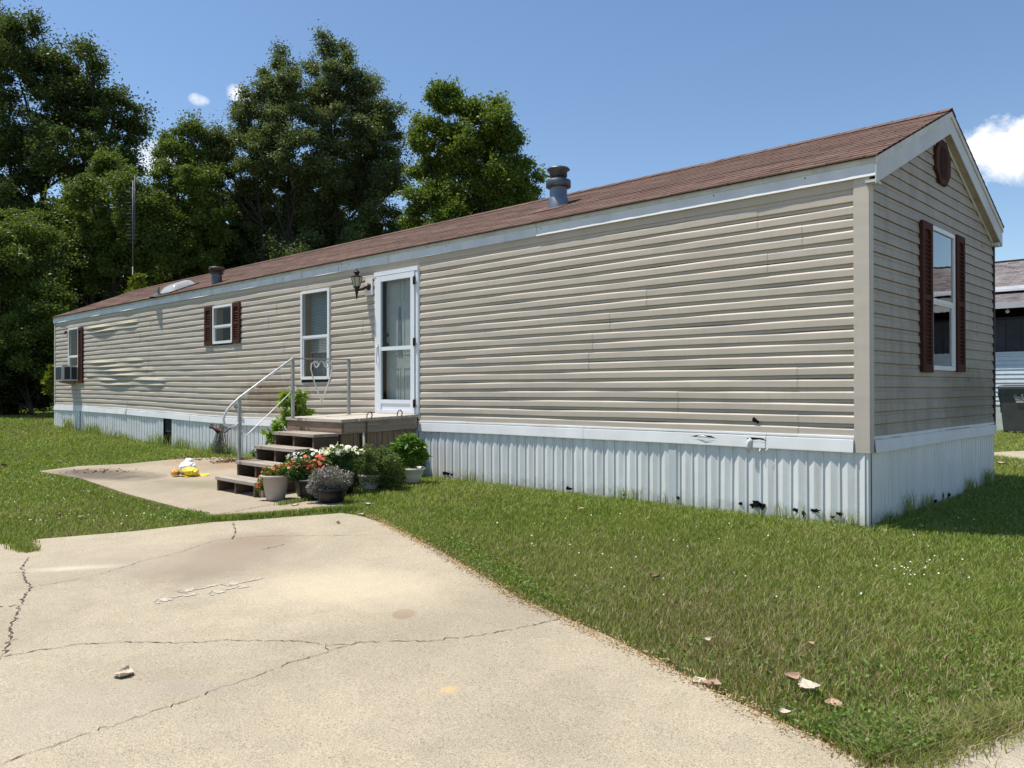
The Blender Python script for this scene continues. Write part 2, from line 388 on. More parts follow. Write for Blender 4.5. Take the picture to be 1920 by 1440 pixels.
M['block'] = plain('white_painted_block', (.60, .64, .63), .8, .08, 6, .5, 14)
M['screen'] = plain('dark_porch_screen', (.035, .035, .04), .6, .25, 1.5, c2=(.10, .055, .04), c2lim=(.62, .75))
M['mast'] = plain('grey_antenna_metal', (.13, .14, .155), .6, .1, 10, metal=.2)
M['dead_leaf'] = plain('dry_leaf', (.40, .27, .18), .8, .18, 30, .6, 60, c2=(.25, .15, .09))
M['pale_leaf'] = plain('pale_dry_leaf', (.52, .44, .34), .8, .12, 30, .6, 60, c2=(.35, .27, .18), c2lim=(.58, .8))
M['brown_leaf'] = plain('brown_dry_leaf', (.22, .12, .07), .8, .2, 30, .6, 60)
M['crackm'] = plain('crack_gap', (.075, .06, .043), .95, .3, 40)
M['paint'] = plain('white_floor_paint', (.47, .44, .38), .8, .1, 50, c2=(.37, .32, .24), c2lim=(.47, .50))
M['twig'] = plain('grey_dead_twigs', (.17, .155, .12), .9, .3, 20)

# ------------------------------------------------------------------ polygons of the slabs
def xy(u, v): P = gpt(u, v); return (P[0], P[1])
PATIO = [(-11.95, -3.28), xy(150, 897), xy(240, 927), xy(320, 948), xy(400, 970), xy(440, 971), xy(520, 965), xy(600, 956), xy(645, 949), (-5.45, -1.9), (-5.75, -1.5), (-6.1, -1.2), (-6.2, -.4),
         (-9.0, -.35), xy(470, 862), (-11.1, -.55), xy(340, 860), xy(240, 870), (-12.1, -2.6)]
DRIVE = [xy(400, 979), xy(470, 975), xy(560, 968), xy(640, 962), xy(672, 966), xy(730, 985), xy(830, 1036), xy(915, 1085), xy(975, 1122), xy(1040, 1150), xy(1140, 1192), xy(1240, 1243), xy(1340, 1297),
         xy(1440, 1343), xy(1530, 1383), xy(1600, 1412), xy(1633, 1432), (1.45, -4.9), (1.2, -12), (-9.2, -12), (-6.9, -6.9), xy(-60, 1026), xy(0, 1020), xy(40, 1015), xy(80, 1010), xy(130, 1006), xy(250, 996)]
ROAD = [xy(1640, 1433), xy(1740, 1412), xy(1920, 1362), xy(2100, 1310), (3.0, -1.6), (6.5, 5), (12, 16), (30, 50), (60, 50), (60, -40), (-2, -40), (-2, -12.004), (1.196, -12.004), (1.454, -4.9)]
PATH = [xy(1700, 853), xy(1860, 853.5), xy(1920, 861), (3.0, 8.6), (14, 9), (14, 11.8), xy(2050, 842), xy(1920, 845), xy(1860, 848), xy(1700, 851)]
def inpoly(P, x, y):
    x = np.asarray(x); y = np.asarray(y); c = np.zeros(x.shape, bool); n = len(P)
    for i in range(n):
        x1, y1 = P[i]; x2, y2 = P[(i+1) % n]
        if y1 == y2: continue
        k = ((y1 > y) != (y2 > y)) & (x < (x2-x1)*(y-y1)/(y2-y1)+x1); c ^= k
    return c

# ground sheet
xs = np.unique(np.concatenate([np.linspace(-400, -30, 12), np.linspace(-30, 15, 91), np.linspace(15, 400, 12)]))
ys = np.unique(np.concatenate([np.linspace(-300, -14, 10), np.array([-14, -13.9]), np.linspace(-13.9, 25, 80), np.linspace(25, 400, 12)]))
X, Y = np.meshgrid(xs, ys, indexing='ij'); V = np.stack([X, Y, gh(X, Y)-.03], -1).reshape(-1, 3)
nx, ny = len(xs), len(ys)
I, J = np.meshgrid(np.arange(nx-1), np.arange(ny-1), indexing='ij'); I = I.ravel(); J = J.ravel()
F = np.stack([I*ny+J, (I+1)*ny+J, (I+1)*ny+J+1, I*ny+J+1], 1)
mg, t, p, o_ = new_mat('lawn_soil'); h = T(t); ps = h.pos()
c1 = h.ramp(h.noise(ps, 1.1, 6, .6), [(.35, (.065, .085, .02)), (.5, (.095, .11, .03)), (.68, (.16, .14, .065))])
c1 = h.mix(.8, c1, h.ramp(h.noise(h.scaled(ps, (1, 1, 1)), 90, 4, .7), [(.35, (.35, .35, .3)), (.6, (1.2, 1.2, 1.1))]), 'MULTIPLY')
h.l(c1, p.inputs['Base Color']); p.inputs['Roughness'].default_value = .95; p.inputs['Specular IOR Level'].default_value = .1
h.bump(h.noise(ps, 60, 4, .7), .8, .03, p)
tag(npmesh('ground', V, F, mg), 'green mown lawn ground around the beige mobile home', 'lawn', kind='structure')

def slab(name, poly, mat, lift=.0, thick=.12, seg=.35):
    """thin slab following the slope, built from a triangulated polygon with subdivided outline"""
    bm = bmesh.new(); P = []
    for i in range(len(poly)):
        a = np.array(poly[i]); b = np.array(poly[(i+1) % len(poly)]); n = max(1, int(np.linalg.norm(b-a)/seg)); n = min(n, 60)
        for k in range(n):
            q = a+(b-a)*k/n; P.append(q)
    vs = [bm.verts.new((q[0], q[1], ghf(q[0], q[1])+lift)) for q in P]
    f = bm.faces.new(vs); bmesh.ops.triangulate(bm, faces=[f])
    for it in range(3):
        es = [e for e in bm.edges if e.calc_length() > 1.5]
        if es: bmesh.ops.subdivide_edges(bm, edges=es, cuts=1)
        bmesh.ops.triangulate(bm, faces=bm.faces[:])
    for v in bm.verts: v.co.z = ghf(v.co.x, v.co.y)+lift
    ext = bmesh.ops.extrude_face_region(bm, geom=bm.faces[:])
    for e in ext['geom']:
        if isinstance(e, bmesh.types.BMVert): e.co.z -= thick
    bmesh.ops.recalc_face_normals(bm, faces=bm.faces[:])
    me = bpy.data.meshes.new(name); bm.to_mesh(me); bm.free()
    return link(me, name, mat)
CB = (.372, .325, .243)
def X_(u, v): return tuple(gpt(u, v)[:2])
a_ = X_(430, 1042); b_ = X_(757, 1151)
drive_st = [(*a_, .55, .95, .75, .7, 2.2, (.22, .18, .135), .7, .5, 1.2), (*X_(470, 1020), .35, .7, .6, .6, 4, (.26, .20, .14), .55, .4, 1.1),
            (*b_, .105, .07, -.75, .02, 3, (.25, .19, .125), .7, .93, 1.0), (*X_(650, 1100), .9, .5, .4, .5, 2, (.62, .53, .37), .35, .4, 1.2),
            (*X_(840, 1293), .05, .05, 0, .6, 8, (.60, .40, .17), .5, .3, 1.2), (*X_(130, 1330), .5, .3, .5, .7, 3, (.33, .29, .24), .35, .3, 1.2),
            (*X_(350, 1290), .25, .12, .6, .7, 5, (.31, .28, .24), .35, .3, 1.2), (*X_(140, 1065), .09, .4, -.7, .5, 14, (.68, .62, .5), .5, .3, 1.2),
            (*X_(260, 1050), 1.6, .5, .7, .6, 1.5, (.35, .30, .23), .35, .3, 1.3)]
tag(slab('driveway', DRIVE, concrete('driveway_concrete', CB, drive_st)), 'cracked tan concrete driveway in the foreground', 'driveway', kind='structure')
pat_st = [(*X_(190, 890), 1.5, .5, .2, .7, 2.5, (.10, .08, .065), .85, .45, 1.15), (*X_(400, 910), 1.6, .35, .3, .6, 2, (.20, .185, .12), .7, .4, 1.2),
          (*X_(300, 915), .9, .3, .1, .7, 2.5, (.25, .23, .17), .5, .3, 1.2), (*X_(420, 872), 1.6, .4, .3, .7, 3, (.27, .18, .11), .5, .3, 1.2)]
patio = tag(slab('patio', PATIO, concrete('patio_concrete', (.35, .30, .225), pat_st), lift=.004), 'stained concrete patio slab beside the wooden steps', 'patio', kind='structure')
tag(slab('road', ROAD, concrete('road_concrete', (.38, .335, .26), (), .9), lift=-.004, seg=2), 'pale concrete road at the lower right corner', 'road', kind='structure')
tag(slab('path', PATH, concrete('path_concrete', (.40, .35, .26)), lift=.0), 'narrow concrete path beyond the end wall', 'path', kind='structure')

# cracks in the driveway: irregular thin dark strips lying on it
def crack(pix, w=.012, name='crack', seed=0, lift=.0035):
    r = random.Random(seed); P = []
    for i in range(len(pix)-1):
        a = np.array(gpt(*pix[i])); b = np.array(gpt(*pix[i+1])); n = max(2, int(np.linalg.norm(b-a)/.022))
        for k in range(n):
            q = a+(b-a)*k/n; P.append(q[:2]+np.array([r.gauss(0, .008), r.gauss(0, .008)]))
    P.append(np.array(gpt(*pix[-1]))[:2])
    mb = MB(); prev = None
    for i, q in enumerate(P):
        d = P[min(i+1, len(P)-1)]-P[max(0, i-1)]; d = d/(np.linalg.norm(d)+1e-9); nn = np.array([-d[1], d[0]])
        ww = w*(.25+abs(r.gauss(0, .55)))*(1 if 0 < i < len(P)-1 else .1); ww = min(ww, w*1.7)
        a, b = q+nn*ww/2, q-nn*ww/2; z = lift
        c = mb.pts([(a[0], a[1], ghf(*a)+z), (b[0], b[1], ghf(*b)+z)])
        if prev is not None and r.random() > .06: mb.face((prev, prev+1, c+1, c))
        prev = c
    o = mb.build(name, M['crackm']); tag(o, kind='structure'); return o
CR = [("wide jagged crack running down the left edge of the driveway", [(55, 1045), (40, 1065), (48, 1085), (58, 1100), (42, 1125), (35, 1145), (20, 1175), (22, 1200), (5, 1225), (-20, 1262)], .02),
      ("crack curving across the middle of the driveway", [(0, 1233), (60, 1222), (150, 1208), (230, 1204), (340, 1206), (420, 1201), (520, 1202), (570, 1203), (612, 1211), (640, 1210), (700, 1203), (800, 1203), (870, 1195), (935, 1185), (1000, 1172), (1050, 1160)], .011),
      ("crack from the forked joint to the lower left of the driveway", [(0, 1432), (90, 1402), (170, 1375), (260, 1345), (330, 1322), (400, 1295), (470, 1272), (540, 1243), (585, 1232), (620, 1220), (660, 1208)], .009),
      ("faint crack arching over the upper driveway", [(60, 1100), (130, 1090), (200, 1074), (260, 1054), (330, 1038), (400, 1015), (440, 1010), (500, 1005), (600, 1005), (700, 1003)], .009),
      ("short crack at the top edge of the driveway", [(436, 980), (442, 993), (440, 1003), (434, 1012)], .018),
      ("short branch crack left of the driveway", [(-5, 1077), (15, 1075), (30, 1073), (50, 1075)], .01),
      ("short crack with stubble near the far end of the driveway", [(490, 1031), (515, 1026), (540, 1019)], .014),
      ("fork of the middle crack", [(610, 1211), (614, 1221)], .012)]
for i, (lb, px, w) in enumerate(CR): tag(crack(px, w*.62, seed=i), lb, 'crack')
tag(crack([(-40, 1140), (20, 1137), (36, 1134)], .02, seed=20), 'short dark crack joining the wide left crack', 'crack')
tag(crack([(370, 971), (440, 960), (520, 945)], .012, seed=21, lift=.0075), 'straight joint line across the near end of the patio', 'crack')

# painted bare footprints
def footprint(u, v, ang, L_=.24, right=True):
    c = gpt(u, v); ca, sa = math.cos(ang), math.sin(ang); r = random.Random(int(u)); mb = MB()
    def blob(x, y, rx, ry, n=14):
        P = []; ry *= .8
        for k in range(n):
            a = 2*math.pi*k/n; q = 1+r.uniform(-.25, .2)
            px, py = x+rx*q*math.cos(a), y+ry*q*math.sin(a)
            wx, wy = c[0]+px*ca-py*sa, c[1]+px*sa+py*ca; P.append((wx, wy, ghf(wx, wy)+.0035))
        mb.poly(P)
    s = 1 if right else -1
    blob(-.095, 0, .042, .040); blob(-.02, -.022*s, .06, .018); blob(.065, 0, .042, .056)
    for k, (tx, ty, tr) in enumerate(((.130, .045, .018), (.134, .015, .012), (.128, -.012, .011), (.118, -.034, .010), (.104, -.052, .010))): blob(tx, ty*s, tr, tr, 8)
    return mb.build('painted_footprint', M['paint'])
aF = math.atan2(X_(300, 1125)[1]-X_(480, 1090)[1], X_(300, 1125)[0]-X_(480, 1090)[0])
for (u, v, r_, lb) in ((330, 1121, 1, 'white painted bare footprint nearest the left end of the row'), (372, 1103, 0, 'white painted bare footprint second from the left in the row'),
                       (430, 1106, 1, 'worn white painted footprint third from the left'), (455, 1091, 0, 'worn white painted footprint at the right end of the row')):
    tag(footprint(u, v, aF, right=bool(r_)), lb, 'footprint', 'painted footprints on the driveway', 'structure')

# ------------------------------------------------------------------ the mobile home
HL = 22.38; HW = 4.27
home = empty('mobile_home', (-11.2, 2.1, 0), 'long beige vinyl sided mobile home with brown shingle roof and white skirting', 'mobile home')
def sagz(x, z): return z - .095*math.exp(-((x+11.6)/4.6)**2)*max(0, min(1, (3.0-z)/2.35))
ZK = [.866+.1109*k for k in range(20)]            # heights of the course highlights
def course_profile(k):
    z = ZK[k]; b = z-.0705; return [(z+.0090, -.007), (z+.003, .0012), (z-.003, .0060), (z-.009, .0110), (z-.018, .0118), (b+.004, .0128), (b, .0120), (b, -.0105), (b-.004, -.0105), (b-.005, -.007)]
TOPZ = 3.115
openings = {'win3': (-21.18, -20.37, 1.80, 2.88), 'win2': (-12.59, -11.77, 2.12, 2.86), 'win1': (-9.33, -8.47, 1.39, 2.87), 'door': (-7.24, -6.21, .80, 2.98)}
def clip(prof, z0, z1):
    out = []
    for i in range(len(prof)-1):
        (za, da), (zb, db) = prof[i], prof[i+1]
        if za <= z0 or zb >= z1: continue
        def at(z): return (z, da+(db-da)*((za-z)/(za-zb) if za != zb else 0))
        a = at(z1) if za > z1 else (za, da); b = at(z0) if zb < z0 else (zb, db)
        if not out or out[-1] != a: out.append(a)
        out.append(b)
    return out
def bulge(x, k):
    """loose, heat-buckled courses on the far half of the wall -> outward offset"""
    for (x0, x1, k0, k1, amp, ph) in ((-19.9, -16.5, 17, 18, .034, 0), (-20, -16.2, 9, 10, .03, 1.2), (-19.7, -15.6, 7, 8, .034, 2.0), (-18.8, -14.9, 5, 6, .03, .5)):
        if k0 <= k <= k1 and x0 < x < x1:
            t_ = (x-x0)/(x1-x0); return amp*(.35+.65*math.sin(math.pi*t_)**.5)*(.55+.45*math.sin(t_*9+ph+k))
    return 0
wl = MB(); wl.smooth = False
rs = random.Random(5)
def strip(mb, xs_, prof, fn):
    cols = [mb.pts([fn(x, z, d) for z, d in prof]) for x in xs_]
    for a, b in zip(cols[:-1], cols[1:]):
        for i in range(len(prof)-1): mb.face((a+i, a+i+1, b+i+1, b+i))
loose = MB()
for k in range(20):
    prof = course_profile(k); zl = ZK[k-1]+.0090 if k else .775; prof = prof+[(zl, -.007)] if k else [(z, d) for z, d in prof[:6]]+[(.77, .0128)]
    # seams shared by pairs of courses
    r2 = random.Random(100+(k//2)); seams = sorted([-HL]+[-3.66*j-r2.uniform(.2, 3.2) for j in range(6)]+[-.115])
    seams = [s for s in seams if -HL <= s <= -.115]
    for si, (a, b) in enumerate(zip(seams[:-1], seams[1:])):
        off = .003*(si % 2)
        cuts = [(a, b)]
        z0, z1 = prof[-1][0], prof[0][0]
        for nm, (o0, o1, oz0, oz1) in openings.items():
            if oz1 <= z0 or oz0 >= z1: continue
            nc = []
            for q in cuts:
                c0, c1 = q[:2]
                if len(q) > 2 or o1 <= c0 or o0 >= c1: nc.append(q); continue
                if c0 < o0: nc.append((c0, o0))
                if o1 < c1: nc.append((o1, c1))
                nc.append((max(c0, o0), min(c1, o1), oz0, oz1))
            cuts = nc
        for q in cuts:
            c0, c1 = q[:2]
            if c1-c0 < .005: continue
            profs = [prof] if len(q) == 2 else [clip(prof, -9, q[2]), clip(prof, q[3], 99)]
            for pf in profs:
                if len(pf) < 2: continue
                n = max(1, int((c1-c0)/.22)); xs_ = [c0+(c1-c0)*i/n for i in range(n+1)]
                isl = bulge((c0+c1)/2, k) > 0
                def fn(x, z, d, k=k, off=off): return (x, -(d+off+bulge(x, k)*1.7*min(1, max(0, (ZK[k]+.01-z)/.08))**1.3*(1 if z > ZK[k]-.0706 else .25)+(.0024*math.sin(x*2.3+k*1.7)+.0014*math.sin(x*6.1+k*2.9) if d > .001 else 0)), sagz(x, z)+.0045*math.sin(x*1.9+k*2.3)*math.sin(x*.7+k))
                strip(loose if (isl and (c1-c0) < 6) else wl, xs_, pf, fn)
# utility strip right under the fascia
wl_top = [(TOPZ+.06, .006), (ZK[19]+.045, .008), (ZK[19]+.045, -.006), (ZK[19]+.0090, -.007)]
for (c0, c1) in ((-HL, -.115),):
    n = 60; strip(wl, [c0+(c1-c0)*i/n for i in range(n+1)], wl_top, lambda x, z, d: (x, -d-.001*math.sin(x*3), z))
wl.build('siding', M['siding'], home)['label'] = 'long sunlit wall of beige lap siding'
if loose.v: loose.build('loose_siding', M['old_siding'], home)['label'] = 'buckled sun bleached siding courses'
# backing behind the siding so nothing shows through
bk = MB(); RIDY_ = HW/2
for (x0, x1) in ((-HL, -21.18), (-20.37, -12.59), (-11.77, -9.33), (-8.47, -7.24), (-6.21, -.02)):
    bk.box(x0, x1, .022, .03, .3, 3.15)
for nm, (x0, x1, z0, z1) in openings.items():
    bk.box(x0, x1, .022, .03, .3, z0); bk.box(x0, x1, .022, .03, z1, 3.15)
bk.box(-.04, -.03, .02, 1.72, .3, 3.3); bk.box(-.04, -.03, 2.54, HW-.02, .3, 3.3); bk.box(-.04, -.03, 1.72, 2.54, .3, 1.42); bk.box(-.04, -.03, 1.72, 2.54, 2.92, 3.3); bk.poly([(-.035, .05, 3.28), (-.035, HW-.05, 3.28), (-.035, RIDY_, 4.1)])
bk.box(-HL, -.02, HW-.02, HW, .2, 3.2); bk.box(-HL, -HL+.02, .02, HW-.02, .2, 3.2)
bk.build('wall_sheathing', M['room'], home)

# end wall with gable
RS = .425; RZ0 = 3.27; RY0 = -.057; RIDY = HW/2; RIDZ = RZ0+RS*(RIDY-RY0)
def ylim(z):
    """wall extent at height z below the rake"""
    zz = z+.16
    if zz <= RZ0: return .075, HW-.03
    d = (zz-RZ0)/RS+RY0; return max(.075, d), min(HW-.03, HW-d)
we = MB()
ke = 0; z = .866
while z < RIDZ+.05:
    b = z-.0705; zl = z-.1109+.0068
    prof = [(z+.0068, .0), (z+.002, .0022), (z-.004, .0068), (z-.010, .0085), (z-.018, .0088), (b+.004, .0130), (b, .0122), (b, -.012), (b-.005, -.012), (b-.006, .0005), (zl, 0.)]
    if ke == 0: prof = prof[:6]+[(.77, .0105)]
    r2 = random.Random(40+ke//2); sm = r2.uniform(.8, 3.4)
    for (y0, y1, oz0, oz1) in ((None, 1.73, None, None), (1.73, 2.53, 1.43, 2.915), (2.53, None, None, None)):
        pfs = [prof] if oz0 is None else [clip(prof, -9, oz0), clip(prof, oz1, 99)]
        for pf in pfs:
            pf = [(zz, d) for zz, d in pf if zz < RIDZ-.17]
            if len(pf) < 2: continue
            n = 10; cols = []
            for i in range(n+1):
                pts = []
                for zz, d in pf:
                    a, c = ylim(zz); ya = a if y0 is None else min(max(y0, a), c); yb = c if y1 is None else max(min(y1, c), a)
                    if y0 is None: yb = max(yb, ya)
                    yb = max(ya, yb); yy = ya+(yb-ya)*i/n
                    wob = .0022*math.sin(yy*3+ke*2.1)+.0015*math.sin(yy*11+ke*4)
                    pts.append((d+(.0022 if yy > sm else 0)+(wob if d > .005 else 0), yy, zz-.004*math.sin(yy*2+ke)*(.4)))
                cols.append(we.pts(pts))
            for a, c in zip(cols[:-1], cols[1:]):
                for i in range(len(pf)-1): we.face((a+i+1, a+i, c+i, c+i+1))
    z += .1109; ke += 1
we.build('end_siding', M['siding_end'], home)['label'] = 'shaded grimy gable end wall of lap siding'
sp_ = MB()
for (y, z0, z1) in ((3.72, 3.02, 3.12), (3.72, 2.90, 2.99), (3.45, 1.86, 1.99), (3.12, 1.42, 1.52), (3.12, 1.30, 1.40), (1.95, 3.40, 3.50)):
    sp_ = MB(); sp_.poly([(.0125, y-.004, z0), (.0125, y+.003, z0), (.0125, y+.013, (z0+z1)/2), (.0125, y+.004, z1), (.0125, y-.002, z1)]); sp_.build('siding_split', M['black'], home)
# corner posts
cp = MB()
cp.box(-.115, -.103, -.024, .0, .655, 3.15); cp.box(-.103, .022, -.026, -.018, .655, 3.15); cp.box(.014, .024, -.018, .075, .655, 3.15); cp.box(.004, .014, .068, .077, .655, 3.15)
cp.build('corner_post', M['corner'], home)
cp = MB(); cp.box(-HL-.012, -HL+.06, -.02, -.008, .66, 3.12); cp.box(-HL-.02, -HL-.01, -.02, .05, .66, 3.12); cp.build('corner_post', M['corner'], home)
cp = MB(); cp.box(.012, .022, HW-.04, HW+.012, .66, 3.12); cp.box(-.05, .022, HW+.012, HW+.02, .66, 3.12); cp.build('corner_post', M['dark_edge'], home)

# trim band over the skirting (long side, wavy and jointed) and end
def band(x0, x1, y=True, amp=.0015, seed=0):
    mb = MB(); r = random.Random(seed); ph = r.random()*6
    n = max(2, int((x1-x0)/.15)); prof = [(.800, .010), (.797, .022), (.785, .0235), (.778, .0235), (.776, .014), (.768, .014), (.764, .033), (.66, .043), (.652, .043), (.652, .02)]
    if y:
        strip(mb, [x0+(x1-x0)*i/n for i in range(n+1)], prof, lambda x, z, d: (x, -(d+(amp*math.sin(x*3.1+ph)+amp*.6*math.sin(x*9.7+ph) if d > .03 else 0)), sagz(x, z)+.002*math.sin(x*1.7+ph)))
    else:
        cols = [mb.pts([(d*.9+(amp*math.sin(yy*4+ph) if d > .03 else 0), yy, z-.002*math.sin(yy*2)) for z, d in prof]) for yy in [x0+(x1-x0)*i/n for i in range(n+1)]]
        for a, b in zip(cols[:-1], cols[1:]):
            for i in range(len(prof)-1): mb.face((a+i+1, a+i, b+i, b+i+1))
    return mb.build('skirt_trim', M['white_trim'], home)
for i, (a, b, amp) in enumerate(((-HL, -17.05, .006), (-17.04, -13.6, .006), (-13.59, -9.9, .004), (-9.89, -7.0, .003), (-7.0, -6.25, .001), (-6.2, -3.2, .002), (-3.195, -.95, .002), (-.948, -.117, .001))): band(a, b, True, amp, i)
band(.08, 2.0, False, .003, 20); band(2.01, HW+.02, False, .002, 21)
# torn flaps on the trim
tt = MB()
for (x, w) in ((-1.04, .22), (-1.62, .30)):
    tt = MB(); tt.poly([(x-w/2, -.046, .735), (x-w*.2, -.050, .752), (x+w*.3, -.050, .748), (x+w/2, -.047, .722), (x+w*.15, -.047, .735), (x-w*.15, -.047, .728)]); tt.build('trim_tear', M['black'], home)
for a_t in (([(-1.09, -.046, .735), (-1.105, -.062, .70), (-1.115, -.058, .65), (-1.112, -.05, .60)], [.02, .026, .018, .002]), ([(-1.0, -.046, .645), (-1.005, -.055, .62), (-1.0, -.05, .60)], [.006, .005, .001]), ([(-.92, -.046, .648), (-.94, -.055, .63), (-.945, -.05, .617)], [.007, .005, .001]),
            ([(-1.7, -.046, .737), (-1.62, -.056, .742), (-1.53, -.05, .722)], [.004, .009, .002])):
    tt = MB(); tt.tube(a_t[0], a_t[1], 6, flat=.3); tt.build('torn_trim', M['white_trim'], home)

# ribbed skirting
RIB = [(0, .020), (.062, .006), (.066, .006), (.0685, .0155), (.082, .0155), (.0845, .004), (.099, .0035), (.152, .020)]
def skirting(x0, x1, seed=0, name='skirting', lean=0.):
    mb = MB(); r = random.Random(seed); s = x0; cols = []
    while s < x1:
        for q, d in RIB[:-1]:
            if s+q > x1: break
            cols.append((s+q, d))
        s += .152
    last = None; wob = [r.uniform(-.004, .004) for _ in range(400)]
    for i, (x, d) in enumerate(cols):
        w_ = wob[i//7]; zb = ghf(x, 0)-.08
        c = mb.pts([(x, -d-.001, sagz(x, .77)), (x+w_, -(d+w_+lean*.5), .42), (x+w_*1.5, -(d+w_*.5+lean), zb)])
        if last is not None:
            for k in (0, 1): mb.face((last+k, last+k+1, c+k+1, c+k))
        last = c
    return mb.build(name, M['skirt'], home)
skirting(-HL, -20.2, 1, lean=.01); skirting(-20.2, -14.95, 2, lean=.004); skirting(-14.51, -11.2, 3, lean=.008); skirting(-11.2, -6.2, 4); skirting(-6.2, -2.0, 5); skirting(-2.0, -.02, 6, lean=.006)
mb = MB(); mb.box(-.06, .003, -.012, .05, -.1, .77); mb.build('skirting_corner', M['skirt'], home)
mb = MB(); mb.box(-14.95, -14.51, .03, .05, -.1, .8); mb.build('skirting_gap', M['black'], home)['label'] = 'black open gap in the skirting'
# perforated vent panel
vm, t, p, o_ = new_mat('perforated_vent_panel'); h = T(t)
wv = h.n('TexVoronoi'); wv.inputs['Scale'].default_value = 95; wv.inputs['Randomness'].default_value = 0; h.l(h.pos(), wv.inputs['Vector'])
h.l(h.ramp(wv.outputs['Distance'], [(.28, (.10, .11, .12)), (.38, (.60, .64, .66))]), p.inputs['Base Color']); p.inputs['Roughness'].default_value = .5
mb = MB(); mb.box(-2.05, -1.955, -.0235, 0, -.1, .768); mb.build('skirting_vent', vm, home)
# end skirting (finer ribs)
mb = MB(); y = .05; last = None; r = random.Random(3); i = 0
while y < HW:
    for q, d in ((0, .010), (.045, .010), (.05, .003), (.07, .003), (.075, .010)):
        yy = y+q
        if yy > HW: break
        bl = .022*math.exp(-((yy-2.3)/.55)**2); c = mb.pts([(d, yy, .77), (d+bl*.6, yy, .45), (d+bl, yy, -.08)])
        if last is not None:
            for k in (0, 1): mb.face((last+k+1, last+k, c+k, c+k+1))
        last = c
    y += .1
mb.build('end_skirting', M['skirt'], home)
# dark rusted-through holes along the skirting foot
def ragged(mb, plane, a, z, w, hh, seed, out):
    r = random.Random(seed); P = []; n = 15
    for k in range(n):
        an = 2*math.pi*k/n; q = r.uniform(.45, 1.1)
        aa, zz = a+w*q*math.cos(an), z+hh*q*math.sin(an)
        P.append((aa, -out, zz) if plane == 'l' else (out, aa, zz))
    mb.poly(P)
for i, (x, z, w, hh) in enumerate(((-5.62, .07, .07, .022), (-5.5, .06, .03, .015), (-3.43, .05, .04, .02), (-2.62, .05, .03, .015), (-1.93, .08, .02, .02), (-1.06, .095, .05, .03), (-.99, .09, .03, .03), (-.66, .085, .035, .02), (-.47, .10, .045, .018), (-.25, .095, .03, .015), (-.58, .06, .02, .02), (-1.22, .09, .02, .015), (-.31, .06, .02, .012))):
    mb = MB(); ragged(mb, 'l', x, z, w*1.35, hh*1.4, i, .026); mb.build('skirting_hole', M['black'], home)
for i, (yy, z, w, hh) in enumerate(((.45, .04, .05, .02), (1.75, .05, .09, .03), (2.25, .07, .06, .03), (2.9, .06, .05, .02), (2.05, .08, .02, .05))):
    mb = MB(); ragged(mb, 'e', yy, z, w, hh, 60+i, .036); mb.build('skirting_hole', M['black'], home)
mb = MB(); ragged(mb, 'l', -1.07, .918, .034, .030, 91, .0165); ragged(mb, 'l', -1.04, .903, .022, .018, 92, .0168); mb.build('siding_hole', M['black'], home)
mb = MB(); ragged(mb, 'l', -10.75, 1.27, .02, .09, 93, .0135); ragged(mb, 'l', -10.78, 1.32, .045, .012, 94, .0137); mb.build('scorch_mark', M['crackm'], home)

# fascia
OVX = .086
def fascia_piece(x0, x1, seed, wave=0., flange=False):
    r = random.Random(seed); ph = r.random()*6; n = max(2, int((x1-x0)/.2)); mb = MB()
    xs_ = [x0+(x1-x0)*i/n for i in range(n+1)]
    mb.cur = 0; prof = [(3.258, .040), (3.208, .042), (3.207, .033)]
    strip(mb, xs_, prof, lambda x, z, d: (x, -d, z))
    mb.cur = 1; prof = [(3.207, .033), (3.150, .033), (3.118, .0335), (3.098, .035), (3.097, .004)]
    def fn(x, z, d):
        w_ = wave*(math.sin(x*2.2+ph)+.5*math.sin(x*5.1+ph)); return (x, -(d+(max(0, w_)*2.2 if .034 < d else 0)), z-(w_*.4 if z < 3.11 else 0))
    strip(mb, xs_, prof, fn)
    o = mb.build('fascia', [M['fascia_top'], M['fascia']], home)
    if flange:
        mb = MB(); xs2 = [x0+(x1-x0)*i/(n*3) for i in range(n*3+1)]
        strip(mb, xs2, [(3.128, .0335), (3.120, .040), (3.096, .0445), (3.094, .036)], lambda x, z, d: (x, -d-.0015*math.sin(x*19)*math.sin(x*7), z+.003*math.sin(x*23)*math.sin(x*5)*(1 if z > 3.1 else 0)))
        mb.build('fascia_lip', M['white_trim'], home)
for i, (a, b, wv_, fl) in enumerate(((-HL-.05, -18.8, .006, 0), (-18.795, -15.2, .006, 0), (-15.195, -12.0, .004, 0), (-11.995, -8.1, .0025, 0), (-8.095, -3.93, .0015, 0), (-3.925, OVX, .001, 1))): fascia_piece(a, b, i, wv_, bool(fl))
# rust dots / screws on fascia
mb = MB()
for x in (-3.85, -7.9, -11.8, -15.0, -1.5, -.55, -5.6): mb = MB(); mb.sphere((x, -.035, 3.185), .007, 8, 5); mb.build('fascia_screw', M['dark_edge'], home)
for x in (-9.9, -9.3, -8.2, -13.1, -6.9): mb = MB(); mb.box(x, x+.008, -.0345, -.0335, 3.10, 3.19); mb.build('rust_streak', M['rust'], home)
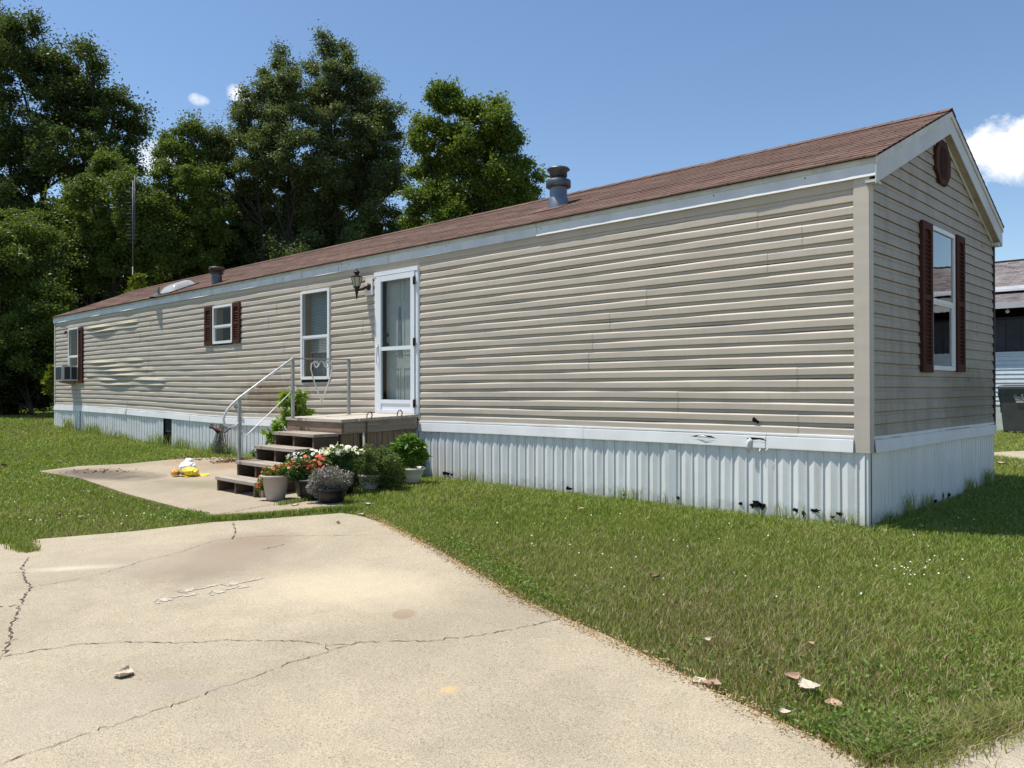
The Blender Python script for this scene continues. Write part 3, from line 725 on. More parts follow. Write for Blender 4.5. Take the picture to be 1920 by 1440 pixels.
# rake boards on the gable end
OV = .095
def rake(sign):
    mb = MB(); o_y = lambda y: (y if sign > 0 else HW-y)
    P0 = (RY0, RZ0-.012); P1 = (RIDY, RIDZ-.012)
    def seg(d0, d1, xa, xb, mb):
        pts = []
        for xx in (xa, xb):
            pts += [(xx, o_y(P0[0]), P0[1]-d0), (xx, o_y(P1[0]), P1[1]-d0), (xx, o_y(P1[0]), P1[1]-d1), (xx, o_y(P0[0]), P0[1]-d1)]
        mb.hull8(pts)
    seg(.0625, .235, OV-.008, OV+.002, mb); o = mb.build('rake_board', M['rake'], home); mc = MB(); seg(0, .060, OV-.005, OV+.014, mc); mc.build('rake_cap', M['fascia_top'], home)
    s2 = MB(); pts = []
    for d0 in (.225, .232):
        pts += [(.0, o_y(P0[0]+.01), P0[1]-d0), (OV-.009, o_y(P0[0]+.01), P0[1]-d0), (OV-.009, o_y(P1[0]), P1[1]-d0), (.0, o_y(P1[0]), P1[1]-d0)]
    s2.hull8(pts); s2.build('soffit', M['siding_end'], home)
    s3 = MB(); pts = []
    for xx in (.012, .022): pts += [(xx, o_y(.08), RZ0+RS*(.08-RY0)-.245), (xx, o_y(RIDY), RIDZ-.245), (xx, o_y(RIDY), RIDZ-.285), (xx, o_y(.08), RZ0+RS*(.08-RY0)-.285)]
    s3.hull8(pts); s3.build('gable_trim', M['rake'], home)
    # boxed eave end
    s4 = MB(); ya, yb = o_y(RY0+.001), o_y(.10); y0, y1 = min(ya, yb), max(ya, yb)
    s4.box(.0, OV-.009, y0, y1, 3.035 if sign > 0 else 3.02, 3.06); s4.build('eave_return', M['rake'], home)
rake(1); rake(-1)
# octagonal gable ornament
mb = MB(tf=lambda a, d, z: (d, a, z))
def octo(cy, cz, ry, rz, d0, d1):
    P = [(cy+ry*math.cos(math.pi/8+k*math.pi/4), cz+rz*math.sin(math.pi/8+k*math.pi/4)) for k in range(8)]
    b0 = mb.pts([(p_[0], d0, p_[1]) for p_ in P]); b1 = mb.pts([(p_[0], d1, p_[1]) for p_ in P])
    for k in range(8): mb.face((b0+k, b0+(k+1) % 8, b1+(k+1) % 8, b1+k))
    mb.face([b1+k for k in range(8)])
octo(2.1, 3.645, .27, .255, .010, .040)
for k in range(13):
    zc = 3.645-.155+k*.0258; hw = .13*math.sqrt(max(.1, 1-((zc-3.645)/.2)**2)); mb.box(2.1-hw, 2.1+hw, .040, .050, zc-.006, zc+.006)
mb.build('gable_vent', M['shutter'], home)
# roof planes
rf = MB()
x0, x1 = -HL-.06, OV+.02; TH = .014
def rp(y): return RZ0+RS*(y-RY0)
for sgn in (1, -1):
    oy = (lambda y: y) if sgn > 0 else (lambda y: HW-y)
    nseg = 40; nrow = 17
    ya = RY0-.018
    for r_ in range(nrow):
        t0 = r_/nrow; t1 = (r_+1)/nrow; yA = ya+(RIDY-ya)*t0; yB = ya+(RIDY-ya)*t1
        cols = []
        for i in range(nseg+1):
            x = x0+(x1-x0)*i/nseg; w_ = .004*math.sin(x*1.3+r_*.7)+.003*math.sin(x*3.7+r_*2)
            cols.append(rf.pts([(x, oy(yA), rp(yA)+TH+w_*.5), (x, oy(yB), rp(yB)+.006+w_*.5)]))
            # each course lies over the one below
        for a, b in zip(cols[:-1], cols[1:]): rf.face((a, b, b+1, a+1) if sgn > 0 else (a, a+1, b+1, b))
        lowc = [rf.pts([(x0+(x1-x0)*i/nseg, oy(yA), rp(yA)-.002)]) for i in range(nseg+1)]
        for i in range(nseg): rf.face((lowc[i], lowc[i+1], cols[i+1], cols[i]) if sgn > 0 else (lowc[i], cols[i], cols[i+1], lowc[i+1]))
rf.build('roof', M['roof'], home)
mb = MB()
for i in range(76):
    xa = x1-.3*i; mb.hull8([(xa-.305, RIDY-.14, rp(RIDY-.14)+.014), (xa, RIDY-.14, rp(RIDY-.14)+.017), (xa, RIDY, RIDZ+.022), (xa-.305, RIDY, RIDZ+.018), (xa-.305, RIDY-.14, rp(RIDY-.14)+.018), (xa, RIDY-.14, rp(RIDY-.14)+.022), (xa, RIDY, RIDZ+.028), (xa-.305, RIDY, RIDZ+.024)])
    mb.hull8([(xa-.305, RIDY+.001, RIDZ+.018), (xa, RIDY+.001, RIDZ+.022), (xa, RIDY+.14, rp(RIDY-.14)+.017), (xa-.305, RIDY+.14, rp(RIDY-.14)+.014), (xa-.305, RIDY+.001, RIDZ+.024), (xa, RIDY+.001, RIDZ+.028), (xa, RIDY+.14, rp(RIDY-.14)+.022), (xa-.305, RIDY+.14, rp(RIDY-.14)+.018)])
mb.build('ridge_cap', M['roof'], home)
mb = MB()   # roof deck edge, dark
for sgn in (1, -1):
    oy = (lambda y: y) if sgn > 0 else (lambda y: HW-y); pts = []
    for dz in (-.012, -.003): pts += [(x0+.004, oy(RY0-.010), rp(RY0-.010)+dz), (x1-.004, oy(RY0-.010), rp(RY0-.010)+dz), (x1-.004, oy(RIDY), RIDZ+dz), (x0+.004, oy(RIDY), RIDZ+dz)]
    mb.hull8(pts)
mb.build('roof_deck', M['dark_edge'], home)
# far gable
mb = MB(); mb.poly([(-HL-.001, .0, 3.1), (-HL-.001, HW, 3.1), (-HL-.001, RIDY, RIDZ-.03)]); mb.poly([(-HL-.002, 0, .5), (-HL-.002, HW, .5), (-HL-.002, HW, 3.1), (-HL-.002, 0, 3.1)])
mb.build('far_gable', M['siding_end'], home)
mb = MB(); mb.box(-HL, -.02, HW+.001, HW+.012, .1, 3.15); mb.build('rear_siding', M['siding'], home)

# ---- windows
LT = lambda a, d, z: (a, -d, z)      # long wall: a=x, d=outwards
ET = lambda a, d, z: (d, a, z)       # end wall: a=y
def sub(o_parent, mb, name, mat):
    o = mb.build(name, mat); o.parent = o_parent; o.matrix_parent_inverse = o_parent.matrix_world.inverted(); return o
def window(tf, a0, a1, z0, z1, mid, glass, fw=.038, inner='blind', prot=.034):
    mb = MB(tf)
    mb.box(a0-.012, a0+fw, -.03, prot, z0-.01, z1+.01); mb.box(a1-fw, a1+.012, -.03, prot, z0-.01, z1+.01)
    mb.box(a0+fw, a1-fw, -.03, prot+.002, z1-fw*.9, z1+.012); mb.box(a0+fw, a1-fw, -.03, prot+.004, z0-.012, z0+fw)
    mb.box(a0+fw, a1-fw, -.012, prot-.006, mid-.018, mid+.022)
    # lower sash stiles
    mb.box(a0+fw, a0+fw+.03, -.012, prot-.012, z0+fw, mid-.018); mb.box(a1-fw-.03, a1-fw, -.012, prot-.012, z0+fw, mid-.018); mb.box(a0+fw+.03, a1-fw-.03, -.012, prot-.014, mid-.04, mid-.018)
    w = mb.build('window', M['frame'], home)
    for (q0, q1, dd) in ((mid+.022, z1-fw*.9, prot-.016), (z0+fw, mid-.04, prot-.024)):
        g = MB(tf); g.poly([(a0+fw, dd, q0), (a1-fw, dd, q0), (a1-fw, dd, q1), (a0+fw, dd, q1)]); sub(w, g, 'pane', glass)
    rv = MB(tf); e = .003
    rv.box(a0-.01+e, a0+fw-.005, -.17, -.031, z0, z1); rv.box(a1-fw+.005, a1+.01-e, -.17, -.031, z0, z1); rv.box(a0, a1, -.17, -.031, z1-.03, z1-.005); rv.box(a0, a1, -.17, -.031, z0+.005, z0+.03)
    sub(w, rv, 'jamb', M['reveal'] if a0 > -20 and tf is LT else M['room'])
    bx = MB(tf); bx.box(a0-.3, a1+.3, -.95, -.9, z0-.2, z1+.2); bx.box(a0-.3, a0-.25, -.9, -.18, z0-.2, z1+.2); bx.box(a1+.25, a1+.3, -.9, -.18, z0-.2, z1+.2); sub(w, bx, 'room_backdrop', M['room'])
    return w
def blind(w, tf, a0, a1, z0, z1, d=-.14, pitch=.026, tilt=.006, mat='blind'):
    mb = MB(tf); z = z1
    while z > z0:
        mb.hull8([(a0, d, z-pitch*.9), (a1, d, z-pitch*.9), (a1, d-.002, z-pitch*.9), (a0, d-.002, z-pitch*.9), (a0, d-tilt, z), (a1, d-tilt, z), (a1, d-tilt-.002, z), (a0, d-tilt-.002, z)]); z -= pitch
    mb.box(a0, a1, d-.012, d+.004, z0-.02, z0); sub(w, mb, 'blind', M[mat])
def curtain(w, tf, a0, a1, z0, z1, d=-.16, mat='curtain'):
    mb = MB(tf); mb.smooth = True; n = 40; prev = None
    for i in range(n+1):
        a = a0+(a1-a0)*i/n; dd = d+.018*math.sin(i*1.1)+.01*math.sin(i*.43); c = mb.pts([(a, dd, z0), (a, dd, z1)])
        if prev is not None: mb.face((prev, c, c+1, prev+1))
        prev = c
    sub(w, mb, 'curtain', M[mat])
w1 = window(LT, -9.32, -8.48, 1.40, 2.865, 2.10, M['glass']); w1['label'] = 'tall double hung window with half raised blind'
blind(w1, LT, -9.28, -8.52, 1.86, 2.85, tilt=.014); curtain(w1, LT, -9.28, -8.52, 1.42, 1.9, -.19)
w2 = window(LT, -12.58, -11.78, 2.13, 2.855, 2.46, M['glass']); w2['label'] = 'small square window between maroon shutters'
mb = MB(LT); mb.box(-12.3, -11.9, -.32, -.30, 2.55, 2.8); mb.box(-12.3, -11.9, -.32, -.30, 2.36, 2.44); sub(w2, mb, 'shelf_box', M['blind'])
blind(w2, LT, -12.5, -11.85, 2.62, 2.85, d=-.35, tilt=.01)
w3 = window(LT, -21.17, -20.38, 1.82, 2.875, 2.12, M['glass']); w3['label'] = 'narrow window above the air conditioner'
w4 = window(ET, 1.73, 2.53, 1.43, 2.915, 2.15, M['glass_end'], fw=.034, prot=.028); w4['label'] = 'tall gable end window reflecting sky and a roof'
blind(w4, ET, 1.78, 2.3, 1.6, 2.1, d=-.12, pitch=.07, tilt=.01)
# ---- shutters
def shutter(tf, a0, a1, z0, z1, name='shutter', t_=.035):
    mb = MB(tf); d0 = .010; fw = (a1-a0)*.2; midz = (z0+z1)/2
    mb.box(a0, a0+fw, d0, d0+t_, z0, z1); mb.box(a1-fw, a1, d0, d0+t_, z0, z1)
    mb.box(a0+fw, a1-fw, d0, d0+t_, z1-.075, z1); mb.box(a0+fw, a1-fw, d0, d0+t_, z0, z0+.085); mb.box(a0+fw, a1-fw, d0, d0+t_-.002, midz-.03, midz+.03)
    mb.box(a0+fw, a1-fw, d0, d0+.010, z0+.085, z1-.075)
    # arched head
    n = 8; c = (a0+a1)/2; rr = (a1-a0)/2-fw
    for k in range(n):
        b0 = math.pi*k/n; b1 = math.pi*(k+1)/n
        mb.hull8([(c+rr*math.cos(b0), d0+.010, z1-.14+rr*math.sin(b0)*.9), (c+rr*math.cos(b1), d0+.010, z1-.14+rr*math.sin(b1)*.9), (c+rr*math.cos(b1), d0+.010, z1-.07), (c+rr*math.cos(b0), d0+.010, z1-.07),
                  (c+rr*math.cos(b0), d0+t_-.003, z1-.14+rr*math.sin(b0)*.9), (c+rr*math.cos(b1), d0+t_-.003, z1-.14+rr*math.sin(b1)*.9), (c+rr*math.cos(b1), d0+t_-.003, z1-.07), (c+rr*math.cos(b0), d0+t_-.003, z1-.07)])
    for (za, zb) in ((z0+.09, midz-.04), (midz+.04, z1-.15)):
        nn = max(1, int((zb-za)/.042))
        for k in range(nn):
            zc = za+(zb-za)*(k+.5)/nn
            mb.hull8([(a0+fw, d0+.028, zc-.014), (a1-fw, d0+.028, zc-.014), (a1-fw, d0+.010, zc+.004), (a0+fw, d0+.010, zc+.004), (a0+fw, d0+.030, zc-.006), (a1-fw, d0+.030, zc-.006), (a1-fw, d0+.010, zc+.012), (a0+fw, d0+.010, zc+.012)])
    return mb.build('shutter', M['shutter'], home)
shutter(LT, -12.93, -12.60, 2.10, 2.87); shutter(LT, -11.755, -11.46, 2.10, 2.87)
shutter(LT, -20.36, -20.03, 1.40, 2.86); shutter(ET, 1.375, 1.70, 1.39, 2.925); shutter(ET, 2.56, 2.87, 1.41, 2.94)
# ---- entry door
dr = MB(LT); A0, A1, Z0, Z1 = -7.235, -6.215, .845, 2.975
dr.box(A0, A0+.055, -.04, .030, Z0, Z1); dr.box(A1-.055, A1, -.04, .030, Z0, Z1); dr.box(A0-.006, A1+.006, -.04, .038, Z1-.05, Z1+.012); dr.box(A0, A1, -.04, .03, Z0-.02, Z0+.01)
dr.box(A1, A1+.016, -.0, .022, Z0-.05, Z1)
dfr = dr.build('door_frame', M['door_white'], home)
dl = MB(LT); a, b = A0+.062, A1-.062
dl.box(a, a+.105, .004, .046, Z0+.02, Z1-.06); dl.box(b-.085, b, .004, .046, Z0+.02, Z1-.06); dl.box(a+.105, b-.085, .004, .044, Z1-.14, Z1-.06)
dl.box(a+.105, b-.085, .004, .044, Z0+.02, Z0+.075); dl.box(a+.105, b-.085, .006, .034, Z0+.075, Z0+.17); dl.box(a+.105, b-.085, .004, .046, Z0+.17, Z0+.225); dl.box(a+.105, b-.085, .006, .042, 1.80, 1.855)
storm = dl.build('storm_door', M['door_white'], home)
g = MB(LT); g.poly([(a+.105, .02, Z0+.225), (b-.085, .02, Z0+.225), (b-.085, .02, 1.80), (a+.105, .02, 1.80)]); sub(storm, g, 'lower_pane', M['glass'])
g = MB(LT); g.poly([(a+.105, .022, 1.855), (b-.085, .022, 1.855), (b-.085, .022, Z1-.14), (a+.105, .022, Z1-.14)]); sub(storm, g, 'upper_pane', M['glass'])
g = MB(LT); g.box(a+.02, a+.05, .046, .06, 1.78, 1.90); g.tube([(a+.035, .06, 1.88), (a+.035, .075, 1.84), (a+.035, .07, 1.62), (a+.035, .047, 1.60)], .007, 6); sub(storm, g, 'handle', M['frame'])
for z in (2.78, 1.90, 1.02):
    g = MB(LT); g.box(b-.018, b+.028, .046, .056, z-.055, z+.055); g.tube([(b+.006, .058, z-.06), (b+.006, .058, z+.06)], .008, 6); sub(storm, g, 'hinge', M['bronze'])
idr = MB(LT); ia, ib = A0+.12, A1-.10
idr.box(ia, ib, -.13, -.10, Z0, Z1-.03)
for (p0, p1) in ((.12, .43), (.53, .84)):
    for (q0, q1) in ((.04, .33), (.42, .72), (.78, .95)):
        xa, xb = ia+(ib-ia)*p0, ia+(ib-ia)*p1; za, zb = Z0+(Z1-Z0)*q0, Z0+(Z1-Z0)*q1
        for (u0, u1, v0, v1) in ((xa, xa+.016, za, zb), (xb-.016, xb, za, zb), (xa+.016, xb-.016, za, za+.016), (xa+.016, xb-.016, zb-.016, zb)): idr.box(u0, u1, -.10, -.092, v0, v1)
        idr.box(xa+.05, xb-.05, -.10, -.094, za+.05, zb-.05)
idoor = idr.build('entry_door', M['inner_door'], home)
g = MB(LT)
for z in (2.04, 1.90): g = MB(LT); g.sphere((ia+.05, -.06, z), .028, 10, 6); g.tube([(ia+.05, -.1, z), (ia+.05, -.06, z)], .018, 8); sub(idoor, g, 'door_knob', M['bronze'])
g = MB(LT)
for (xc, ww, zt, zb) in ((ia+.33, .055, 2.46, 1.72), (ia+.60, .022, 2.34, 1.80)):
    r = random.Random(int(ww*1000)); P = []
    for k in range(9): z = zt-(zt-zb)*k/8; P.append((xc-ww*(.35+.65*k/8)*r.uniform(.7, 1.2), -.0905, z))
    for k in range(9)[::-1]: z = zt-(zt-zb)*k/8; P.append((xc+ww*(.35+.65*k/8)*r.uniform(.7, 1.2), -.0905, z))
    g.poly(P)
sub(idoor, g, 'dark_door_shape', M['curtain'])  # two flat dark shapes set just off the door face
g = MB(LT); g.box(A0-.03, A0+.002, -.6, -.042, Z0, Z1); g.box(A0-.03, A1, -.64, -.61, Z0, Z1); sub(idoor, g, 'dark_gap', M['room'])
# ---- wall lantern
lm = MB(LT)
LX = -7.47; lm.box(LX-.01+.0, LX+.17, .010, .028, 2.66, 2.92)
lant = lm.build('wall_lantern', M['frame'], home); lant['label'] = 'bronze coach lantern on white mount left of the door'
g = MB(LT); g.tube([(LX+.08, .03, 2.79), (LX+.075, .07, 2.78), (LX+.0, .12, 2.74), (LX-.04, .15, 2.735)], [.05, .022, .016, .014], 8); g.sphere((LX+.08, .03, 2.79), .06, 10, 6, (1, .4, 1)); sub(lant, g, 'bracket', M['brass'])
cx, cd_ = LX-.045, .16
def lpt(prof, n=6, mat='bronze', name='lantern_top'):
    g = MB(LT); s = g; s.lathe([(r_, z) for r_, z in prof], (cx, cd_, 0), n); [s.sm.__setitem__(i, False) for i in range(len(s.sm))]; return sub(lant, g, name, M[mat])
lpt([(.001, 3.075), (.008, 3.06), (.01, 3.045), (.035, 3.03), (.05, 3.01), (.045, 3.0), (.03, 2.985), (.03, 2.965), (.055, 2.955), (.092, 2.94), (.088, 2.932), (.001, 2.932)], 12)
lpt([(.082, 2.93), (.045, 2.79)], 6, 'glass_lamp', 'lantern_glass')
g = MB(LT)
for k in range(6):
    a = math.pi*2*k/6; g.tube([(cx+.085*math.cos(a), cd_+.085*math.sin(a), 2.93), (cx+.047*math.cos(a), cd_+.047*math.sin(a), 2.79)], .005, 5)
sub(lant, g, 'lantern_cage', M['bronze'])
lpt([(.05, 2.79), (.05, 2.775), (.03, 2.76), (.032, 2.74), (.022, 2.70), (.012, 2.64), (.018, 2.63), (.008, 2.61), (.001, 2.59)], 12, 'bronze', 'lantern_tail')
mb = MB(LT); mb.sphere((-21.32, .05, 2.80), .035, 8, 6); mb.tube([(-21.42, .01, 2.84), (-21.34, .04, 2.81), (-21.26, .09, 2.74)], .02, 6); mb.build('flood_lamp', M['bronze'], home)
mb = MB(LT); mb.tube([(-11.45, .01, .88), (-11.45, .10, .88), (-11.45, .12, .84)], .012, 6); mb.tube([(-11.5, .10, .90), (-11.40, .10, .90)], .015, 6); mb.sphere((-11.52, .1, .9), .025, 8, 5); mb.sphere((-11.38, .1, .9), .025, 8, 5); mb.tube([(-11.45, .06, .87), (-11.45, .06, .3)], .011, 6)
mb.build('water_spigot', M['galv_dark'], home)

# ---- roof furniture
def roofz(y): return RZ0+RS*(y-RY0)
cx, cy = -4.44, .98; z = roofz(cy)
mb = MB(); mb.lathe([(.145, z-.10), (.135, z+.10), (.120, z+.12), (.118, z+.26)], (cx, cy, 0), 24)
ch = mb.build('chimney', M['galv'], home); ch['label'] = 'tall galvanised flue pipe with two collars'
mb = MB(); mb.lathe([(.118, z+.255), (.165, z+.255), (.17, z+.26), (.17, z+.345), (.165, z+.35), (.11, z+.355), (.085, z+.37), (.085, z+.40)], (cx, cy, 0), 24); sub(ch, mb, 'storm_collar', M['galv_dark'])
mb = MB(); mb.lathe([(.085, z+.395), (.12, z+.40), (.12, z+.475), (.155, z+.49), (.158, z+.50), (.14, z+.52), (.08, z+.54), (.001, z+.545)], (cx, cy, 0), 24); sub(ch, mb, 'flue_cap', M['galv_dark'])
mb = MB(); pts = []
for dz in (.016, .020): pts += [(cx-.3, cy-.25, roofz(cy-.25)+dz), (cx+.22, cy-.25, roofz(cy-.25)+dz), (cx+.22, cy+.2, roofz(cy+.2)+dz), (cx-.3, cy+.2, roofz(cy+.2)+dz)]
mb.hull8(pts); sub(ch, mb, 'flashing', M['roof'])
cx, cy = -12.72, -.03+.15; z = roofz(cy)
mb = MB(); mb.lathe([(.105, z-.06), (.10, z+.20)], (cx, cy, 0), 18); v2 = mb.build('roof_vent', M['galv_dark'], home)
mb = MB(); mb.lathe([(.10, z+.19), (.13, z+.195), (.13, z+.225), (.105, z+.23), (.105, z+.25), (.15, z+.255), (.155, z+.30), (.145, z+.325), (.001, z+.33)], (cx, cy, 0), 18); sub(v2, mb, 'vent_cap', M['brown_metal'])
cx, cy = -15.3, .0; z = roofz(cy)
mb = MB(); mb.lathe([(.19, z-.03), (.06, z+.06), (.035, z+.08), (.035, z+.20), (.001, z+.20)], (cx, cy, 0), 12); mb.build('plumbing_vent', M['rubber'], home)
# domed skylight
mb = MB(); mb.smooth = True; n = 10; m__ = 8; sx0, sx1, sy0, sy1 = -15.4, -14.75, .05, .6
grid = []
for i in range(n+1):
    row = []
    for j in range(m__+1):
        u, v = i/n, j/m__; x = sx0+(sx1-sx0)*u; y = sy0+(sy1-sy0)*v; hh = .15*(max(0, 1-(2*u-1)**4)*max(0, 1-(2*v-1)**4))**.5
        row.append(mb.pts([(x, y, roofz(y)+.03+hh)]))
    grid.append(row)
for i in range(n):
    for j in range(m__): mb.face((grid[i][j], grid[i+1][j], grid[i+1][j+1], grid[i][j+1]))
mb.smooth = False; mb.build('skylight', M['skylight'], home)
mb = MB(); pts = []
for dz in (.0, .035): pts += [(sx0-.06, sy0-.06, roofz(sy0-.06)+dz), (sx1+.06, sy0-.06, roofz(sy0-.06)+dz), (sx1+.06, sy1+.06, roofz(sy1+.06)+dz), (sx0-.06, sy1+.06, roofz(sy1+.06)+dz)]
mb.hull8(pts); mb.build('skylight_curb', M['brown_metal'], home)

# ------------------------------------------------------------------ air conditioner in the far window
ac = empty('air_conditioner', (-20.83, -.2, 1.46), 'boxy white window air conditioner sticking out of the far left window', 'air conditioner')
X0, X1, Y0, Z0_, Z1_ = -20.98, -20.45, -.40, 1.455, 1.86
mb = MB(); mb.box(X0, X1, Y0, -.008, Z0_, Z1_); mb.build('case', M['ac_white'], ac)
mb = MB(); mb.box(X0+.03, X1-.03, Y0-.004, Y0-.001, Z0_+.03, Z1_-.04)
for k in range(14): z = Z0_+.045+k*.024; mb.box(X0+.03, X1-.03, Y0-.009, Y0-.004, z, z+.008)
mb.build('rear_grille', M['ac_grille'], ac)
for (ya, yb) in ((Y0+.06, Y0+.20), (Y0+.225, Y0+.36)):
    mb = MB(); mb.box(X1+.001, X1+.003, ya, yb, Z0_+.04, Z1_-.04)
    for k in range(12): z = Z0_+.05+k*.025; mb.box(X1+.003, X1+.008, ya, yb, z, z+.007)
    mb.build('side_grille', M['ac_grille'], ac)
mb = MB(); mb.hull8([(-21.0, -.40, 1.43), (-20.7, -.40, 1.43), (-20.7, -.02, 1.36), (-21.0, -.02, 1.36), (-21.0, -.40, 1.452), (-20.7, -.40, 1.452), (-20.7, -.02, 1.452), (-21.0, -.02, 1.452)]); mb.build('support_wedge', M['reveal'], ac)

# ------------------------------------------------------------------ porch deck
deck = empty('wooden_porch', (-6.85, -.65, 0), 'weathered wooden porch platform in front of the storm door', 'porch')
DX0, DX1, DY0 = -7.55, -6.20, -1.32
def dz_(y): return .865+.035*y/1.3
nb = 9
for i in range(nb):
    ya = DY0-.02+(-DY0-.03)*i/nb; yb = ya+(-DY0-.03)/nb-.008
    mb = MB(); r = random.Random(i); e0 = r.uniform(-.01, .01)
    mb.hull8([(DX0-.02+e0, ya, dz_(ya)-.038), (DX1+.02+e0, ya, dz_(ya)-.038), (DX1+.02+e0, yb, dz_(yb)-.038), (DX0-.02+e0, yb, dz_(yb)-.038), (DX0-.02+e0, ya, dz_(ya)), (DX1+.02+e0, ya, dz_(ya)), (DX1+.02+e0, yb, dz_(yb)), (DX0-.02+e0, yb, dz_(yb))])
    mb.build('deck_board', M['wood_top'], deck)
mb = MB(); mb.hull8([(DX0, DY0, dz_(DY0)-.195), (DX1, DY0, dz_(DY0)-.195), (DX1, DY0+.038, dz_(DY0)-.195), (DX0, DY0+.038, dz_(DY0)-.195), (DX0, DY0, dz_(DY0)-.04), (DX1, DY0, dz_(DY0)-.04), (DX1, DY0+.038, dz_(DY0)-.04), (DX0, DY0+.038, dz_(DY0)-.04)]); mb.build('rim_board', M['rim'], deck)
for xx in (DX1-.038, DX0):
    mb = MB(); ya, yb = DY0+.040, -.055
    mb.hull8([(xx, ya, dz_(ya)-.195), (xx+.038, ya, dz_(ya)-.195), (xx+.038, yb, dz_(yb)-.195), (xx, yb, dz_(yb)-.195), (xx, ya, dz_(ya)-.04), (xx+.038, ya, dz_(ya)-.04), (xx+.038, yb, dz_(yb)-.04), (xx, yb, dz_(yb)-.04)]); mb.build('rim_board', M['wood_y'], deck)
for (px, py) in ((DX0+.04, DY0+.06), (DX1-.13, DY0+.5), (DX0+.04, -.2), (DX1-.13, -.2)):
    mb = MB(); mb.box(px, px+.085, py, py+.085, ghf(px, py)-.05, .66); mb.build('post', M['wood_z'], deck)
mb = MB(); r = random.Random(2)   # upright skirting boards under the right side, one missing
for y in np.arange(DY0+.03, -.12, .095):
    if -1.08 < y < -.92: continue
    mb.box(DX1-.062, DX1-.044, y, y+.088, .0, .66+r.uniform(-.01, .0))
for x in np.arange(-6.28-.45, DX1-.1, .1): mb.box(x, x+.09, DY0+.05, DY0+.068, .0, .64)
mb.build('underside_boards', M['wood_z'], deck)
for y in (-.93, -.42):
    mb = MB(); X = DX1+.012; zt = dz_(y)
    mb.tube([(X, y, zt-.35), (X, y, zt-.02), (X, y+.005, zt+.04), (X, y+.03, zt+.075), (X, y+.06, zt+.08), (X, y+.085, zt+.055), (X, y+.088, zt+.02), (X, y+.07, zt-.0)][(0 if y < -.8 else 3 if False else 1):], .008, 6); mb.build('shepherd_hook', M['rust'], deck)

# ------------------------------------------------------------------ steps
st = empty('wooden_steps', (-6.73, -2.0, 0), 'four tread weathered wooden box steps leading up to the porch', 'steps')
SX0, SX1 = -7.22, -6.24
FY = [-2.52, -2.25, -1.98, -1.71]; TZ = [.105, .29, .475, .65]
for i, (fy, tz) in enumerate(zip(FY, TZ)):
    back = FY[i+1]+.02 if i < 3 else -1.335
    w_ = (back-fy)/2
    for k in (0, 1):
        mb = MB(); ya = fy-.015+k*(w_+.004); mb.box(SX0-.02, SX1+.02, ya, ya+w_-.006, tz-.038, tz); mb.build('tread_board', M['wood_topg'], st)
    mb = MB(); mb.box(SX0-.018, SX1+.018, fy-.013, fy+.02, tz-.075, tz-.039); 
for xx in (SX0, (SX0+SX1)/2-.02, SX1-.038):
    mb = MB(); P = []; zb = ghf(xx, -2.5)-.0
    prof = [(FY[0], ghf(xx, FY[0])+.004)]
    for i, (fy, tz) in enumerate(zip(FY, TZ)): prof += [(fy+.002, tz-.039 if i == 0 else TZ[i-1]-.039), (fy+.002, tz-.039)] if i else [(fy, tz-.039)]
    prof += [(-1.34, TZ[3]-.039), (-1.34, ghf(xx, -1.34)+.004)]
    n = len(prof); a = mb.pts([(xx, y, z) for y, z in prof]); b = mb.pts([(xx+.038, y, z) for y, z in prof])
    for k in range(n): mb.face((a+k, a+(k+1) % n, b+(k+1) % n, b+k))
    mb.face([a+k for k in range(n)][::-1]); mb.face([b+k for k in range(n)]); mb.build('stringer', M['stringer'], st)
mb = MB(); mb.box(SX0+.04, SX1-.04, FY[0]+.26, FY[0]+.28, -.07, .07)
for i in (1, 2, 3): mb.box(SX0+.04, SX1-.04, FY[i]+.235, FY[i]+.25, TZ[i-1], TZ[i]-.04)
mb.build('riser_back', M['step_shade'], st)
mb = MB(); mb.box(SX1+.001, SX1+.09, FY[0]+.05, FY[0]+.34, ghf(SX1, -2.4)-.01, ghf(SX1, -2.4)+.09); mb.build('side_block', M['wood_y'], st)

# ------------------------------------------------------------------ handrail
hr = empty('handrail', (-7.3, -1.4, .3), 'grey and white metal handrail with heart scroll beside the steps', 'handrail')
RX = -7.28
def rpt(u, v): 
    d = cam_ray(u, v); P = CAM+d*(RX-CAM[0])/d[0]; return (RX, P[1], P[2])
pT = rpt(549, 672); pT2 = rpt(654, 674); p1t = rpt(449, 746)
def bar(mb, A, B, w, t_):
    A = Vector(A); B = Vector(B); d = (B-A).normalized(); s = Vector((1, 0, 0)); n_ = d.cross(s).normalized()
    P = []
    for q in (A, B): P += [q+s*w+n_*t_, q-s*w+n_*t_, q-s*w-n_*t_, q+s*w-n_*t_]
    mb.hull8([tuple(x) for x in P])
for (top, zb) in ((pT, dz_(pT[1])), (pT2, dz_(pT2[1])), (p1t, TZ[1])):
    mb = MB(); mb.box(RX-.018, RX+.018, top[1]-.018, top[1]+.018, zb, top[2]); mb.box(RX-.03, RX+.03, top[1]-.03, top[1]+.03, zb, zb+.006); mb.build('rail_post', M['alu'], hr)
mb = MB(); bar(mb, pT, (RX, pT2[1]+.02, pT2[2]), .016, .008); mb.build('top_rail', M['alu'], hr)
mb = MB(); pts = [rpt(u, v) for u, v in ((549, 672), (500, 708), (449, 746), (432, 762), (423, 774), (419, 785), (421, 795), (430, 801), (441, 799), (448, 792))]
mb.tube(pts, [.017]*7+[.013, .010, .007], 8, flat=.6); mb.build('stair_rail', M['alu_white'], hr)
mb = MB(); mb.tube([rpt(u, v) for u, v in ((548, 733), (500, 780), (470, 809), (460, 818), (455, 817), (452, 811), (455, 808))], .007, 6); mb.build('lower_rail', M['alu_white'], hr)
mb = MB()
